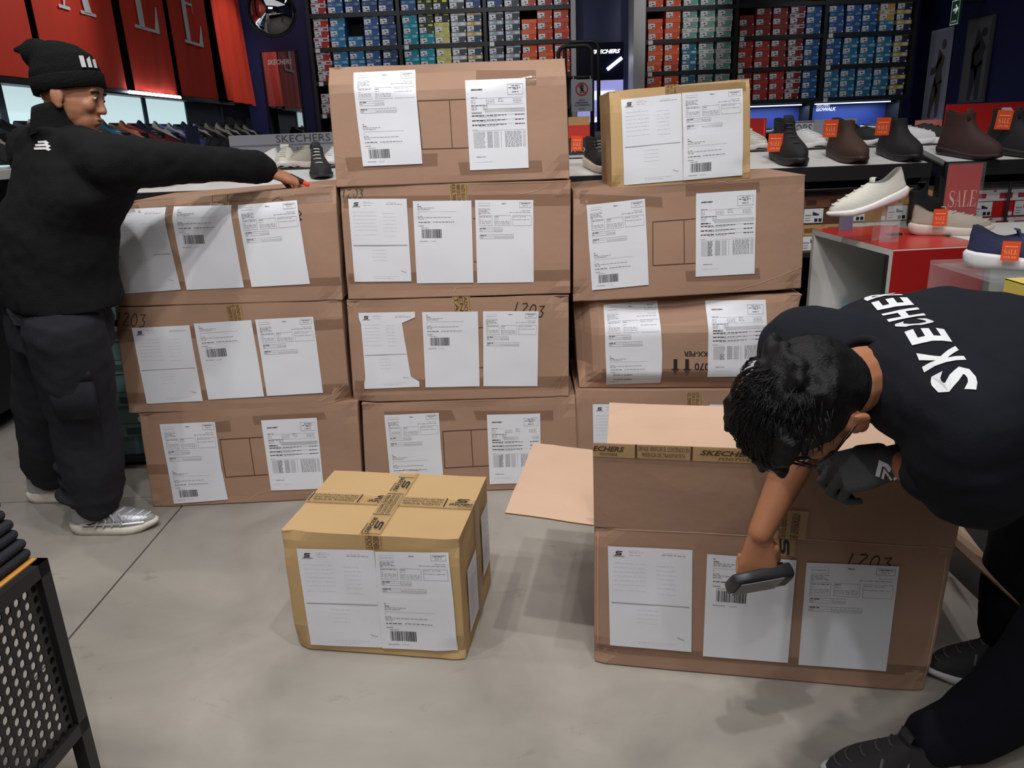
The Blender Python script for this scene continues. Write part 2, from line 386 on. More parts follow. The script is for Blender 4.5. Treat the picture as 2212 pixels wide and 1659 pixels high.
# ================================================================== cartons
def S(x): x = max(0, min(1, x)); return x * x * (3 - 2 * x)
class Carton:
    def __init__(s, label, px, d, yaw, depth, mt=None, group=None, dent=None, cat='cardboard box', amp=.004, corners=None, opened=False, seed=0):
        s.pl = Plane(d, yaw); s.mt = mt or M_card; s.seed = seed
        s.TL, s.TR, s.BR, s.BL = [s.pl.at(*p) for p in px] if corners is None else corners
        for p in (s.BL, s.BR):
            if p.z < .03: p.z = .002
        s.depth = depth; s.n = s.pl.n; s.dent = dent; s.amp = amp
        s.U = s.TR - s.TL; s.W = s.U.length; s.Hh = ((s.TL.z - s.BL.z) + (s.TR.z - s.BR.z)) / 2
        base = (s.BL + s.BR) / 2 + s.n * depth / 2
        s.root = thing('cardboard_carton', label, cat, (base.x, base.y, min(s.BL.z, s.BR.z)), group)
        s.body(opened)
    def off(s, u, v):
        """outward relief of the front face at u (right), v (up)"""
        p = s.BL.lerp(s.BR, u); q = s.TL.lerp(s.TR, u); P = p.lerp(q, v)
        e = min(u, 1 - u, v, 1 - v); k = S(e / .07)
        o = noise.noise(Vector((P.x * 3.1, s.seed * 3.7, P.z * 3.1))) * s.amp * 1.6 * k + noise.noise(Vector((P.x * 9, s.seed, P.z * 9))) * s.amp * .35
        dc = min(math.hypot((u - a) * s.W, (v - b) * s.Hh) for a in (0, 1) for b in (0, 1))
        o -= .016 * S((.09 - dc) / .09) * (.5 + noise.noise(Vector((P.x * 14, s.seed * 1.3, P.z * 14))) * 1.5)
        if s.dent: o += s.dent(u, v)
        return o
    def P3(s, u, v, w=0):
        a = s.BL.lerp(s.BR, u); b = s.TL.lerp(s.TR, u); return a.lerp(b, v) + s.n * (w * s.depth)
    def front(s, u, v, o=0): return s.P3(u, v) - s.n * (s.off(u, v) + o)
    def uv(s, P):
        """u,v of a point lying on the front plane"""
        u = (P - s.TL).dot(s.pl.e) / (s.TR - s.TL).dot(s.pl.e)
        for _ in range(3):
            a = s.BL.lerp(s.BR, u); b = s.TL.lerp(s.TR, u); v = (P.z - a.z) / (b.z - a.z)
            l = s.BL.lerp(s.TL, v); r_ = s.BR.lerp(s.TR, v); u = (P - l).dot(s.pl.e) / (r_ - l).dot(s.pl.e)
        return u, v
    def body(s, opened):
        N = 28; M = 14; D = 6; mb = MB()
        g = [[s.front(i / N, j / M) for i in range(N + 1)] for j in range(M + 1)]
        idx = lambda i, j: j * (N + 1) + i
        mb.add([p for row in g for p in row], [(idx(i, j), idx(i + 1, j), idx(i + 1, j + 1), idx(i, j + 1)) for j in range(M) for i in range(N)])
        B = lambda u, v, w: s.P3(u, v, w) - s.n * (s.off(u, v) * (1 - w) ** 2)
        def side(fn, nu, nv, flip=False):
            vs = [fn(a / nu, b / nv) for b in range(nv + 1) for a in range(nu + 1)]
            fs = [(b * (nu + 1) + a, b * (nu + 1) + a + 1, (b + 1) * (nu + 1) + a + 1, (b + 1) * (nu + 1) + a) for b in range(nv) for a in range(nu)]
            mb.add(vs, [f[::-1] for f in fs] if flip else fs)
        bul = lambda a, b: (noise.noise(Vector((a * 3, b * 3, s.seed + 5))) * .006) * S(min(a, 1 - a, b, 1 - b) / .15)
        side(lambda a, b: B(1, b, a) + s.pl.e * bul(a, b), D, M)
        side(lambda a, b: B(0, b, a) - s.pl.e * bul(a, b), D, M, True)
        side(lambda a, b: s.P3(a, b, 1), N, M, True)
        side(lambda a, b: B(a, 0, b), N, D, True)
        if not opened:
            side(lambda a, b: B(a, 1, b) - Vector((0, 0, .005)), N, D)
        # weld
        me = mb
        s.bodyo = me.build('box_body', [s.mt], s.root, False)
        bm_weld(s.bodyo); bevel(s.bodyo, .004, 2)
        if not opened:
            for k in (0, 1):
                f = MB(); n = 14; a0, a1 = (0.0, .4985) if k == 0 else (.5015, 1.0); e = .004
                top = lambda a, b: B(a, 1, b) + Vector((0, 0, .0008 + noise.noise(Vector((a * 4, b * 4, s.seed + 9))) * .003 * S(min(a, 1 - a) / .1)))
                T = [[top(i / n, a0 + (a1 - a0) * j / 3) for i in range(n + 1)] for j in range(4)]
                vs = [p + Vector((0, 0, .0)) for r_ in T for p in r_] + [p - Vector((0, 0, e)) for r_ in T for p in r_]
                o = 4 * (n + 1); I = lambda i, j: j * (n + 1) + i; fs = []
                for j in range(3):
                    for i in range(n):
                        fs += [(I(i, j), I(i + 1, j), I(i + 1, j + 1), I(i, j + 1)), (o + I(i, j + 1), o + I(i + 1, j + 1), o + I(i + 1, j), o + I(i, j))]
                for i in range(n): fs += [(o + I(i, 0), o + I(i + 1, 0), I(i + 1, 0), I(i, 0)), (I(i, 3), I(i + 1, 3), o + I(i + 1, 3), o + I(i, 3))]
                for j in range(3): fs += [(I(0, j), I(0, j + 1), o + I(0, j + 1), o + I(0, j)), (o + I(n, j), o + I(n, j + 1), I(n, j + 1), I(n, j))]
                f.add(vs, fs); f.build('top_flap', [s.mt], s.root)
    # --- things stuck or printed on the front face
    def mapq(s, quad, o):
        """function (x in 0..1, y up 0..1) -> 3D over a pixel quad TL TR BR BL on the front"""
        Q = [s.uv(s.pl.at(*p)) for p in quad]
        def fn(x, y):
            tu = Q[0][0] + (Q[1][0] - Q[0][0]) * x; tv = Q[0][1] + (Q[1][1] - Q[0][1]) * x
            bu = Q[3][0] + (Q[2][0] - Q[3][0]) * x; bv = Q[3][1] + (Q[2][1] - Q[3][1]) * x
            return s.front(bu + (tu - bu) * y, bv + (tv - bv) * y, o)
        return fn
    def paper(s, kind, quad, hb=1.414, layer=0, torn=None, name='shipping_sheet', n=10):
        fn = s.mapq(quad, .0018 + layer * .0012); mb = MB(); nv = 14
        sd = random.random() * 50
        crk = lambda x, y: noise.noise(Vector((x * 2.2 + sd, y * 2.6, sd))) * .0011
        def g(x, b, o=0):
            xx = x
            if torn: xx = torn(x, b)
            P = fn(xx, 1 - b / hb); return P - s.n * (crk(x, b) + .0011 + o)
        vs = [g(i / n, hb * j / nv) for j in range(nv + 1) for i in range(n + 1)]
        fs = [(j * (n + 1) + i, (j + 1) * (n + 1) + i, (j + 1) * (n + 1) + i + 1, j * (n + 1) + i + 1) for j in range(nv) for i in range(n)]
        mb.add(vs, fs, 0)
        h = lambda x, y: g(x, -y, .0007)      # y is negative downwards in the sheet
        PR[kind](Clip(mb, hb), h)
        o = mb.build(name, [M_paper, M_ink, M_grey, M_lgrey], s.root, True)
        return o
    def lines(s, polys, w_, mt, name='printed_lines', o=.0012):
        mb = MB()
        f = lambda x, y: (lambda q: s.front(q[0], q[1], o))(s.uv(s.pl.at(x, y)))
        for pts in polys:
            dense = []
            for a, b in zip(pts, pts[1:]):
                k = max(1, int(math.hypot(b[0] - a[0], b[1] - a[1]) / 12)); dense += [(a[0] + (b[0] - a[0]) * t / k, a[1] + (b[1] - a[1]) * t / k) for t in range(k)]
            dense.append(pts[-1]); stroke(mb, dense, w_, f)
        return mb.build(name, [mt], s.root)
    def tape(s, quad, mt=None, name='clear_tape', o=.0013, n=12):
        fn = s.mapq(quad, o); mb = MB()
        vs = [fn(i / n, 1 - j / 3) for j in range(4) for i in range(n + 1)]
        mb.add(vs, [(j * (n + 1) + i, (j + 1) * (n + 1) + i, (j + 1) * (n + 1) + i + 1, j * (n + 1) + i + 1) for j in range(3) for i in range(n)])
        return mb.build(name, [mt or M_tapec], s.root, True)
    def vtape(s, quad, lines3, o=.0014):
        """printed carrier tape coming over the top edge, text running down"""
        ob = s.tape(quad, M_tapep, 'printed_tape', o, 4); fn = s.mapq(quad, o + .0005); mb = MB()
        k = len(lines3)
        for i, t in enumerate(lines3):
            x0 = .12 + .76 * (k - 1 - i) / k
            put_text(mb, t, lambda a, b, x0=x0: fn(x0 + b, 1 - a), .0, .0, 1.0, .62 / k, 0, .01)
        rect(mb, fn, .07, 0, .09, 1); rect(mb, fn, .93, 0, .95, 1)
        mb.build('tape_print', [M_brownink], ob)
def bm_weld(o):
    import bmesh
    bm = bmesh.new(); bm.from_mesh(o.data); bmesh.ops.remove_doubles(bm, verts=bm.verts, dist=.0008)
    bmesh.ops.recalc_face_normals(bm, faces=bm.faces); bm.to_mesh(o.data); bm.free()

class Clip:
    """drops anything printed below the sheet's lower edge"""
    def __init__(s, mb, hb): s.mb = mb; s.hb = hb
    def r(s, h, x0, b0, x1, b1, mi=2):
        if b1 < s.hb: rect(s.mb, h, x0, -b1, x1, -b0, mi)
    def o(s, h, x0, b0, x1, b1, mi=2, t=.004):
        if b1 < s.hb: outline(s.mb, h, x0, -b1, x1, -b0, t, mi)
    def t(s, h, txt, x0, b0, x1, b1, mi=1, bold=0, shear=0):
        if b1 < s.hb: put_text(s.mb, txt, h, x0, -b1, x1, -b0, mi, bold, shear)
    def words(s, h, x0, b, x1, mi=2, t=.009):
        x = x0
        rr = random.Random(int(x0 * 1000 + b * 777))
        while x < x1 - .01:
            w_ = rr.uniform(.02, .07); s.r(h, x, b, min(x1, x + w_), b + t, mi); x += w_ + .012
def pr_A(c, h):
    if c.hb > .2: s_logo(c.mb, h, .09, -.117, .078, .060, 1)
    c.t(h, 'SKECHERS', .06, .122, .20, .136, 1, .02, .3)
    for x0, b, x1 in ((.25, .045, .38), (.25, .065, .42), (.25, .10, .4), (.65, .06, .82)): c.words(h, x0, b, x1, 3, .006)
    c.words(h, .64, .085, .92, 2, .007)
    for b in (.22, .28, .34, .40, .46, .52, .60): c.words(h, .06, b, .45, 3, .004); c.words(h, .58, b + .02, .8, 3, .004)
    c.r(h, .03, .775, .97, .787, 2)
    for b in (.86, .92, .98, 1.04): c.words(h, .35, b, .6, 3, .004)
    c.words(h, .35, 1.32, .8, 3, .004); c.words(h, .35, 1.35, .7, 3, .004)
    stroke(c.mb, [(.83, -1.22), (.87, -1.24), (.92, -1.25)], .008, h, 2) if c.hb > 1.3 else None
def pr_B(c, h):
    c.t(h, 'DE:', .075, .05, .10, .066, 1, .02)
    c.words(h, .075, .088, .14, 1, .008); c.words(h, .075, .112, .36, 2); c.words(h, .075, .138, .28, 2)
    c.r(h, .075, .178, .74, .181, 2)
    c.t(h, 'A:', .075, .205, .09, .218, 1, .02)
    c.words(h, .075, .25, .15, 2); c.words(h, .075, .272, .64, 2); c.words(h, .075, .298, .18, 2)
    c.words(h, .08, .352, .29, 1, .010); c.words(h, .33, .352, .7, 1, .007); c.r(h, .08, .38, .74, .382, 3)
    c.t(h, 'PAQUETE:', .08, .412, .17, .428, 1, .02); c.t(h, '1000012003', .12, .444, .24, .458, 1, .0)
    x = .125; rr = random.Random(3); c_end = .47
    while x < c_end:
        w_ = rr.choice((.004, .004, .008, .012)); c.r(h, x, .475, min(x + w_, c_end), .625, 1); x += w_ + rr.choice((.004, .006, .008))
    c.t(h, 'FECHA DE ENVIO:', .09, .672, .235, .686, 1, .01); c.t(h, '21 ago. 2025', .27, .672, .37, .686, 1, .0)
def pr_C(c, h):
    c.o(h, .055, .05, .25, .14, 3); c.t(h, 'SKECHERS PERU', .07, .085, .235, .098, 2, .01)
    c.t(h, 'Albaran', .455, .05, .53, .068, 1, .02)
    c.o(h, .76, .035, .965, .125, 2, .005); c.t(h, 'CUMPLIMIENTO', .785, .052, .94, .066, 1, .03); c.words(h, .81, .088, .91, 2, .008)
    c.words(h, .80, .172, .95, 2, .006); c.words(h, .59, .202, .965, 2, .008)
    for i, x1 in enumerate((.26, .20, .23, .28, .10)): c.words(h, .055, .155 + i * .019, x1, 2, .008)
    for (x0, x1) in ((.06, .29), (.325, .61), (.64, .965)): c.o(h, x0, .255, x1, .43, 2, .004)
    for b in (.275, .315, .345, .365, .39): c.words(h, .07, b, .10 if b in (.315,) else .27, 1 if b == .275 else 2, .006)
    for b in (.275, .31, .35, .372, .395): c.words(h, .335, b, .40 if b in (.275, .31) else .59, 1 if b == .275 else 2, .006)
    c.t(h, 'Paquete No:', .65, .272, .74, .286, 1, .01); c.words(h, .76, .275, .87, 2, .007)
    c.t(h, 'ID de Cumplimiento:', .65, .322, .81, .336, 1, .01); c.words(h, .82, .325, .93, 2, .007)
    for b, k in ((.46, 3), (.575, 7)):
        x1 = .32 + .048 * k
        c.o(h, .065, b, x1, b + .07, 2, .004); c.r(h, .065, b + .033, x1, b + .036, 2)
        for i in range(k): c.r(h, .32 + .048 * i, b, .323 + .048 * i, b + .07, 2); c.words(h, .335 + .048 * i, b + .045, .355 + .048 * i, 2, .008)
        c.words(h, .075, b + .012, .18, 1, .010); c.words(h, .075, b + .045, .12, 2, .008)
def pr_D(c, h):
    c.t(h, 'SKECHERS', .085, .14, .28, .165, 1, .04, .3)
    c.o(h, .69, .08, .955, .245, 2, .005)
    for b, x0, x1 in ((.105, .76, .90), (.135, .71, .93), (.155, .79, .87), (.20, .77, .88)): c.words(h, x0, b, x1, 1, .009)
    c.r(h, .08, .285, .95, .288, 2)
    c.words(h, .08, .27, .2, 1, .007)
    for b in (.31, .335, .36): c.words(h, .08, b, .15, 2, .007); c.words(h, .33, b, .47, 2, .007); c.words(h, .53, b - .02, .62, 2, .007); c.words(h, .78, b, .93, 2, .007)
    c.words(h, .08, .395, .35, 1, .008); c.r(h, .08, .388, .95, .391, 2)
    for b in (.42, .44, .46): c.words(h, .08, b, .18, 2, .007); c.words(h, .27, b, .35, 2, .006)
    for b in (.445, .462, .48, .496): c.r(h, .3, b, .97, b + .010, 3)
    c.r(h, .08, .50, .25, .52, 2); c.words(h, .08, .50, .22, 1, .018)
    for b in (.545, .62, .69): c.r(h, .08, b, .97, b + .004, 2); c.words(h, .08, b + .006, .30, 1, .013); c.words(h, .33, b + .006, .66, 1, .008); c.words(h, .8, b + .004, .96, 1, .011); c.words(h, .2, b + .028, .5, 2, .006)
    c.r(h, .08, .79, .97, .793, 2); c.words(h, .08, .77, .16, 2, .007)
    for i in range(14):
        b = .81 + i * .0185
        c.r(h, .09, b, .27, b + .010, 3); c.words(h, .20, b + .002, .28, 1, .007); c.r(h, .32, b + .001, .41, b + .009, 2)
        c.r(h, .55, b, .56, b + .008, 2); c.words(h, .62, b + .001, .90, 2, .008); c.r(h, .43, b, .52, b + .010, 3); c.r(h, .92, b, .97, b + .010, 3)
    c.t(h, 'DOCUMENTO SIN VALOR', .12, 1.20, .28, 1.214, 1, .02); c.words(h, .1, 1.285, .4, 3, .005)
PR = {'A': pr_A, 'B': pr_B, 'C': pr_C, 'D': pr_D}

def combo(c, TL, TR, ml, mr, BR, BL, base=0):
    c.paper('C', [TL, TR, (mr[0], mr[1] + 2), (ml[0], ml[1] + 2)], .78, base)
    c.paper('B', [ml, mr, BR, BL], .75, base + 1, name='folded_barcode_sheet')
def hand_1203(c, x0, y0, w_, h, mt, txt='1203', slope=0, lw=2.2, lean=.15):
    P = []
    for i, ch in enumerate(txt):
        for pl in digit(ch):
            P.append([(x0 + w_ * (i + p[0] * .82 + lean * p[1]) / len(txt), y0 + h * (1 - p[1]) + slope * i) for p in pl])
    c.lines(P, lw, mt, 'handwritten_number')
G = 'large cartons in the stacked wall'
TW3 = ['SI ENCUENTRA ESTE SELLO', 'SIRVASE VERIFICAR EL CON', 'PRESENCIA DEL TRANSPOR']
# --- left stack
L2 = Carton('top carton of the left stack, glossy top edge, three sheets, under the reaching arm', ((258, 440), (724, 402), (740, 649), (248, 663)), 2.815, 1.2, .5,
            dent=lambda u, v: -.050 * S((v - .80) / .2) * (.6 + .4 * math.sin(u * 5)) - .012 * S((v - .9) / .1) * S((.3 - u) / .3), seed=1)
L2.paper('A', [(227, 456), (351.7, 448.8), (390.9, 625.5), (270.6, 634)])
L2.paper('B', [(368.6, 447.8), (496.9, 444), (527.3, 620.8), (403.8, 626.2)])
L2.paper('C', [(511.5, 443.6), (640.3, 432.8), (670.2, 612.8), (544, 619.9)])
L2.vtape([(446, 424), (486, 421), (490, 446), (450, 448)], [t[:9] for t in TW3])
L2.tape([(262, 612), (733, 598), (738, 616), (262, 632)]); L2.tape([(255, 446), (715, 415), (718, 436), (258, 470)])
L2.lines([[(586, 434), (598, 428), (610, 433)], [(645, 455), (651, 462), (644, 468), (651, 474), (645, 478)]], 2, M_marker, 'handwritten_mark')
L3 = Carton('middle carton of the left stack, number 203 written at its top left corner, three sheets', ((245, 665), (737, 650), (757, 880), (278, 893)), 2.815, 1.2, .5, seed=2,
            dent=lambda u, v: -.03 * S((u - .93) / .07) * S((.25 - v) / .25))
L3.paper('A', [(285.5, 708), (410.1, 701.8), (438.9, 865.7), (318.1, 871.9)])
L3.paper('B', [(419.2, 698.5), (543.1, 690.8), (571.1, 855.6), (450.8, 862.8)])
L3.paper('C', [(551.5, 689.8), (676.5, 683.8), (698.1, 848), (577.3, 854.7)])
L3.vtape([(486, 660), (522, 658), (528, 691), (494, 693)], ['ENTENIDO EN', 'EL CONTEN', 'TRANSPORTE'])
L3.tape([(250, 712), (740, 688), (745, 710), (256, 740)]); L3.tape([(272, 850), (750, 828), (754, 850), (276, 872)])
hand_1203(L3, 246, 675, 72, 28, mat('grey_marker', (78, 62, 52), .7), slope=1)
L4 = Carton('bottom carton of the left stack, standing on the floor, two sheets beside a printed frame', ((298, 895), (772, 869), (785, 1080), (331, 1097)), 2.815, 1.2, .5, seed=3)
combo(L4, (344.9, 916.1), (464.7, 910.6), (363.5, 1011), (478.3, 1006.9), (492.8, 1078.6), (376.6, 1087.4))
L4.paper('D', [(564.2, 907.5), (684.4, 901.8), (699.6, 1054.8), (586.1, 1058.9)])
L4.lines([[(475, 949), (567, 944)], [(475, 949), (487.6, 1031)], [(487.6, 1031), (579, 1025)], [(538.5, 946), (550, 1026)]], 1.6, M_brownink)
L4.tape([(352, 920), (497, 908), (500, 932), (354, 940)]); L4.tape([(545, 898), (700, 890), (706, 905), (550, 918)]); L4.tape([(312, 1003), (480, 1003), (482, 1020), (315, 1025)])
# --- centre stack
C1 = Carton('topmost carton of the tall centre stack, printed frame between two sheets, dented top edge', ((705, 145), (1222, 125), (1231, 386), (727, 405)), 2.82, .5, .5, seed=4,
            dent=lambda u, v: -.040 * S((v - (.74 + .18 * abs(u - .42))) / .22))
combo(C1, (760.3, 155.4), (894.6, 148.8), (772.5, 261.6), (904.6, 257.2), (912.9, 353.6), (784.7, 359.3))
C1.paper('D', [(1004.4, 173.2), (1135.1, 168.3), (1142.1, 362.4), (1015.4, 367.8)])
C1.lines([[(902, 218), (1006, 214)], [(902, 218), (912, 322)], [(912, 322), (1013, 319)], [(970.8, 216), (977, 320)]], 1.6, M_brownink)
C1.tape([(1028, 150), (1158, 150), (1158, 184), (1028, 186)]); C1.tape([(745, 340), (945, 330), (945, 358), (752, 370)]); C1.tape([(990, 350), (1170, 346), (1172, 372), (995, 378)])
C2 = Carton('second carton down the centre stack, green 1203 at top left, three sheets', ((733, 403), (1233, 390), (1232, 634), (751, 648)), 2.82, -.5, .5, seed=5)
C2.paper('A', [(751.9, 429.6), (878.7, 428.9), (889.1, 607.8), (766.2, 609)])
C2.paper('B', [(891.9, 434), (1018.2, 433), (1022.8, 610.6), (900.6, 612.2)])
C2.paper('C', [(1026, 432.1), (1152, 432.1), (1152.9, 609.4), (1031.1, 611.5)])
C2.vtape([(970, 398), (1010, 397), (1012, 434), (974, 435)], ['TA ESTE SELLO A', 'VERIFICAR EL CON', 'NCIA DEL TRANSP'])
hand_1203(C2, 736, 409, 50, 18, M_green, lw=1.8)
C2.tape([(740, 424), (1232, 418), (1232, 444), (742, 450)]); C2.tape([(752, 590), (1231, 582), (1231, 606), (754, 614)])
C2.lines([[(1022, 472), (1028, 472)], [(1024, 565), (1030, 565)]], 1.5, M_brownink)
C3 = Carton('third carton down the centre stack, torn first sheet, black 1203 at right', ((748, 650), (1229, 638), (1229, 857), (764, 870)), 2.82, -.5, .5, seed=6)
def torn(x, b):
    if b < .19: r_, l_ = 1.0, 0.0
    elif b < 1.24:
        t = (b - .19) / 1.05; r_ = .76 + .10 * t + .006 * math.sin(b * 60); l_ = .03
    else: r_, l_ = 1.0, .0
    return l_ + x * (r_ - l_)
C3.paper('A', [(774.1, 676), (896.3, 673), (906.5, 835.1), (788.4, 839)], torn=torn, name='torn_shipping_sheet')
C3.paper('B', [(911.8, 673.7), (1032.4, 672.1), (1036.3, 834), (919.4, 836.3)])
C3.paper('C', [(1043.4, 671.9), (1163.3, 671.6), (1161, 834), (1044.4, 834)])
C3.vtape([(977, 641), (1015, 640), (1018, 672), (980, 673)], ['ADO', 'EN', 'TA'])
hand_1203(C3, 1104, 652, 72, 26, M_marker, slope=2.5, lean=.35)
C3.tape([(766, 822), (1228, 812), (1228, 836), (766, 846)])
C3.lines([[(1034, 707.5), (1044, 707)], [(1036, 794), (1045, 794)]], 1.5, M_brownink)
C4 = Carton('bottom carton of the centre stack, behind the small carton, printed frame between two sheets', ((781, 872), (1243, 858), (1250, 1062), (792, 1082)), 2.82, -.5, .5, seed=7)
combo(C4, (830.5, 895.4), (947.7, 891.4), (838.2, 975.6), (953.2, 971.1), (960, 1056), (846, 1060))
C4.paper('D', [(1051.6, 896), (1166.5, 892.3), (1168.8, 1041.6), (1058, 1045.4)])
C4.lines([[(956.5, 932), (1052, 927.5)], [(956.5, 932), (961, 1011)], [(961, 1011), (1056, 1006)], [(1017, 929.5), (1022, 1008)]], 1.6, M_brownink)
C4.tape([(830, 888), (975, 886), (985, 908), (832, 912)]); C4.tape([(1022, 888), (1195, 886), (1195, 908), (1030, 908)])
# --- right stack
R4 = Carton('bottom carton of the right stack, mostly hidden behind the opened carton', ((1243, 845), (1700, 843), (1690, 1064), (1243, 1060)), 2.84, -2, .45, seed=8)
R4.paper('A', [(1280, 872.2), (1395, 871.7), (1398, 1025), (1283, 1025)]); R4.paper('B', [(1405, 875.4), (1523, 875.9), (1524, 1030), (1407, 1028)]); R4.paper('C', [(1533, 873.4), (1650, 876), (1650, 1030), (1535, 1028)])
R4.vtape([(1482, 848), (1516, 848), (1516, 875), (1482, 875)], ['ESTE SELLO', 'FICAR EL CO', 'DEL TRANSP'])
R3 = Carton('crushed carton in the right stack with upside-down arrows and code, third from top', ((1240, 655), (1730, 635), (1690, 842), (1252, 843)), 2.84, -2, .45, seed=9, amp=.006,
            dent=lambda u, v: -.10 * S((.10 - u) / .10) * S(v / .3) - .075 * S((v - .62) / .38) * S(1 - abs(u - .45) / .6) - .04 * S((.22 - v) / .22) + .012)
combo(R3, (1305, 661.3), (1424.6, 655.1), (1307.2, 763), (1429.5, 761.1), (1428, 830.2), (1310.3, 834.6))
R3.paper('D', [(1528.1, 654.4), (1654.1, 647.6), (1654, 810.7), (1527.1, 813.8)])
mb = MB()
for x0 in (1449, 1474):
    q = R3.mapq([(x0, 774), (x0 + 18, 774), (x0 + 18, 806), (x0, 806)], .0016)
    mb.add([q(.28, 1), q(.72, 1), q(.72, .34), q(1, .34), q(.5, 0), q(0, .34), q(.28, .34)], [(0, 1, 2, 6), (3, 4, 5)])
q = R3.mapq([(1476, 757), (1534, 757), (1534, 768), (1476, 768)], .0016); put_text(mb, 'SKX-PER', lambda x, y: q(1 - x, 1 - y), 0, 0, 1, 1, 0, .015)
q = R3.mapq([(1499, 782), (1531, 782), (1531, 798), (1499, 798)], .0016); put_text(mb, '070', lambda x, y: q(1 - x, 1 - y), 0, 0, 1, 1, 0, .015)
mb.build('printed_code_and_arrows', [M_ink], R3.root)
R3.tape([(1300, 795), (1640, 795), (1640, 815), (1300, 818)])
R2 = Carton('wide carton second from the top of the right stack, printed frame, two sheets', ((1238, 412), (1740, 378), (1732, 624), (1238, 653)), 2.84, -2, .45, seed=10)
combo(R2, (1266.9, 442.8), (1393.1, 429.1), (1273, 541.6), (1398.2, 529.2), (1401.2, 614.9), (1278.8, 626.8))
R2.paper('D', [(1503.7, 418.1), (1633.6, 409.8), (1629.2, 590.7), (1502, 597.5)])
R2.lines([[(1410.4, 479.5), (1504, 472.5)], [(1410.4, 479.5), (1410.4, 573.5)], [(1410.4, 573.5), (1503, 568)], [(1477.5, 475), (1478, 569)]], 1.6, M_brownink)
R2.tape([(1245, 418), (1430, 425), (1432, 448), (1247, 440)]); R2.tape([(1480, 400), (1640, 392), (1642, 415), (1482, 424)]); R2.tape([(1480, 585), (1640, 578), (1642, 602), (1482, 608)])
R0 = Carton('small yellowish carton on top of the right stack, two large white sheets', ((1316, 198), (1621, 170), (1621, 386), (1322, 409)), 2.84, -2, .4, mt=M_card2, seed=11)
R0.paper('A', [(1341.4, 215.1), (1471.2, 201.5), (1475.1, 389.4), (1348.2, 400)])
combo(R0, (1472.3, 200.8), (1604.1, 190.9), (1474.8, 294.5), (1604.1, 282.6), (1603, 378.4), (1475.1, 389.4), 1)
R0.vtape([(1436, 184), (1466, 181), (1466, 203), (1436, 205)], ['EL TRANSP', 'CAR EL CON', 'TRE SELLO'])
R0.tape([(1460, 186), (1612, 176), (1612, 196), (1460, 206)])
# --- small carton on the floor
SD = .40
sm = Carton('small yellowish taped carton standing alone on the floor in front of the stacks', None, 1, -9.8, .385, mt=M_card2, seed=12,
            corners=(Vector((-.634, 1.856, .375)), Vector((-.154, 1.773, .372)), Vector((-.156, 1.773, .002)), Vector((-.636, 1.856, .002))))
sm.pl = Plane(0, -9.8); sm.pl.d = Vector((-.634, 1.856, 0)).dot(sm.pl.n); sm.n = sm.pl.n
sm.paper('A', [(641.5, 1183.2), (808, 1187.5), (832, 1398.5), (673.6, 1389.6)])
combo(sm, (810.3, 1189.9), (969, 1192.1), (817.9, 1293.3), (980.7, 1298.7), (988.8, 1405.9), (827.4, 1398.8), 1)

# pressed creases in the board (raised pale ridges)
M_crease = mat('cardboard_crease', (190, 157, 131), .8)
R2.lines([[(1585, 627), (1640, 612), (1700, 590), (1731, 576)]], 1.6, M_crease, 'board_crease')
R2.lines([[(1545, 396), (1560, 392), (1580, 398), (1600, 388)]], 1.4, M_crease, 'board_crease')
C2.lines([[(980, 630), (985, 621), (1018, 619), (1022, 622)]], 1.4, M_crease, 'board_crease'); C2.lines([[(1120, 420), (1158, 413), (1190, 398)]], 1.3, M_crease, 'board_crease')
C3.lines([[(1205, 842), (1216, 818), (1226, 790)]], 1.6, M_crease, 'board_crease'); C3.lines([[(749, 655), (756, 663), (764, 656)]], 1.4, M_crease, 'board_crease')
L3.lines([[(690, 866), (722, 852), (748, 826)]], 1.6, M_crease, 'board_crease'); L3.lines([[(700, 872), (740, 864), (752, 868)]], 1.6, M_crease, 'board_crease')
L4.lines([[(530, 1082), (560, 1066), (600, 1055)]], 1.2, M_crease, 'board_crease'); L2.lines([[(505, 634), (520, 641), (523, 646)]], 1.3, M_crease, 'board_crease')
C1.lines([[(724, 335), (745, 342), (762, 356)]], 1.3, M_crease, 'board_crease')
# tape bands with print on the small carton's top (crossing) and down the front
def band(c, P00, P10, P11, P01, items, name='printed_tape', nseg=8, up=(0, 0, .0016)):
    """tape strip through 4 points (start left, end left, end right, start right); items: (text, a0, a1, b0, b1, bold, shear, box)"""
    P00, P10, P11, P01 = map(Vector, (P00, P10, P11, P01)); up = Vector(up)
    fn0 = lambda a, b: P00.lerp(P10, a).lerp(P01.lerp(P11, a), b) + up
    mb = MB(); vs = [fn0(i / nseg, j / 2) for j in range(3) for i in range(nseg + 1)]
    mb.add(vs, [(j * (nseg + 1) + i, j * (nseg + 1) + i + 1, (j + 1) * (nseg + 1) + i + 1, (j + 1) * (nseg + 1) + i) for j in range(2) for i in range(nseg)])
    ob = mb.build(name, [M_tapep], c.root)
    f = lambda a, b: fn0(a, b) + up * .5
    pm = MB()
    for it in items:
        if it[0] == '#S': s_logo(pm, f, it[1], it[3], it[2] - it[1], it[4] - it[3])
        elif it[0] == '#O': outline(pm, f, it[1], it[3], it[2], it[4], .008)
        else: put_text(pm, it[0], f, it[1], it[3], it[2], it[4], 0, it[5], it[6])
    pm.build('tape_print', [M_ink], ob); return ob
def tape_items(a, w_):
    return [('SI ENCUENTRA ESTE SELLO ADULTERADO', a, a + w_, .64, .82, .0, 0), ('SIRVASE VERIFICAR EL CONTENIDO EN', a, a + w_, .40, .58, .0, 0),
            ('PRESENCIA DEL TRANSPORTISTA', a + .03 * w_, a + w_ * .97, .16, .34, .0, 0), ('#O', a - .02, a + w_ + .02, .08, .92)]
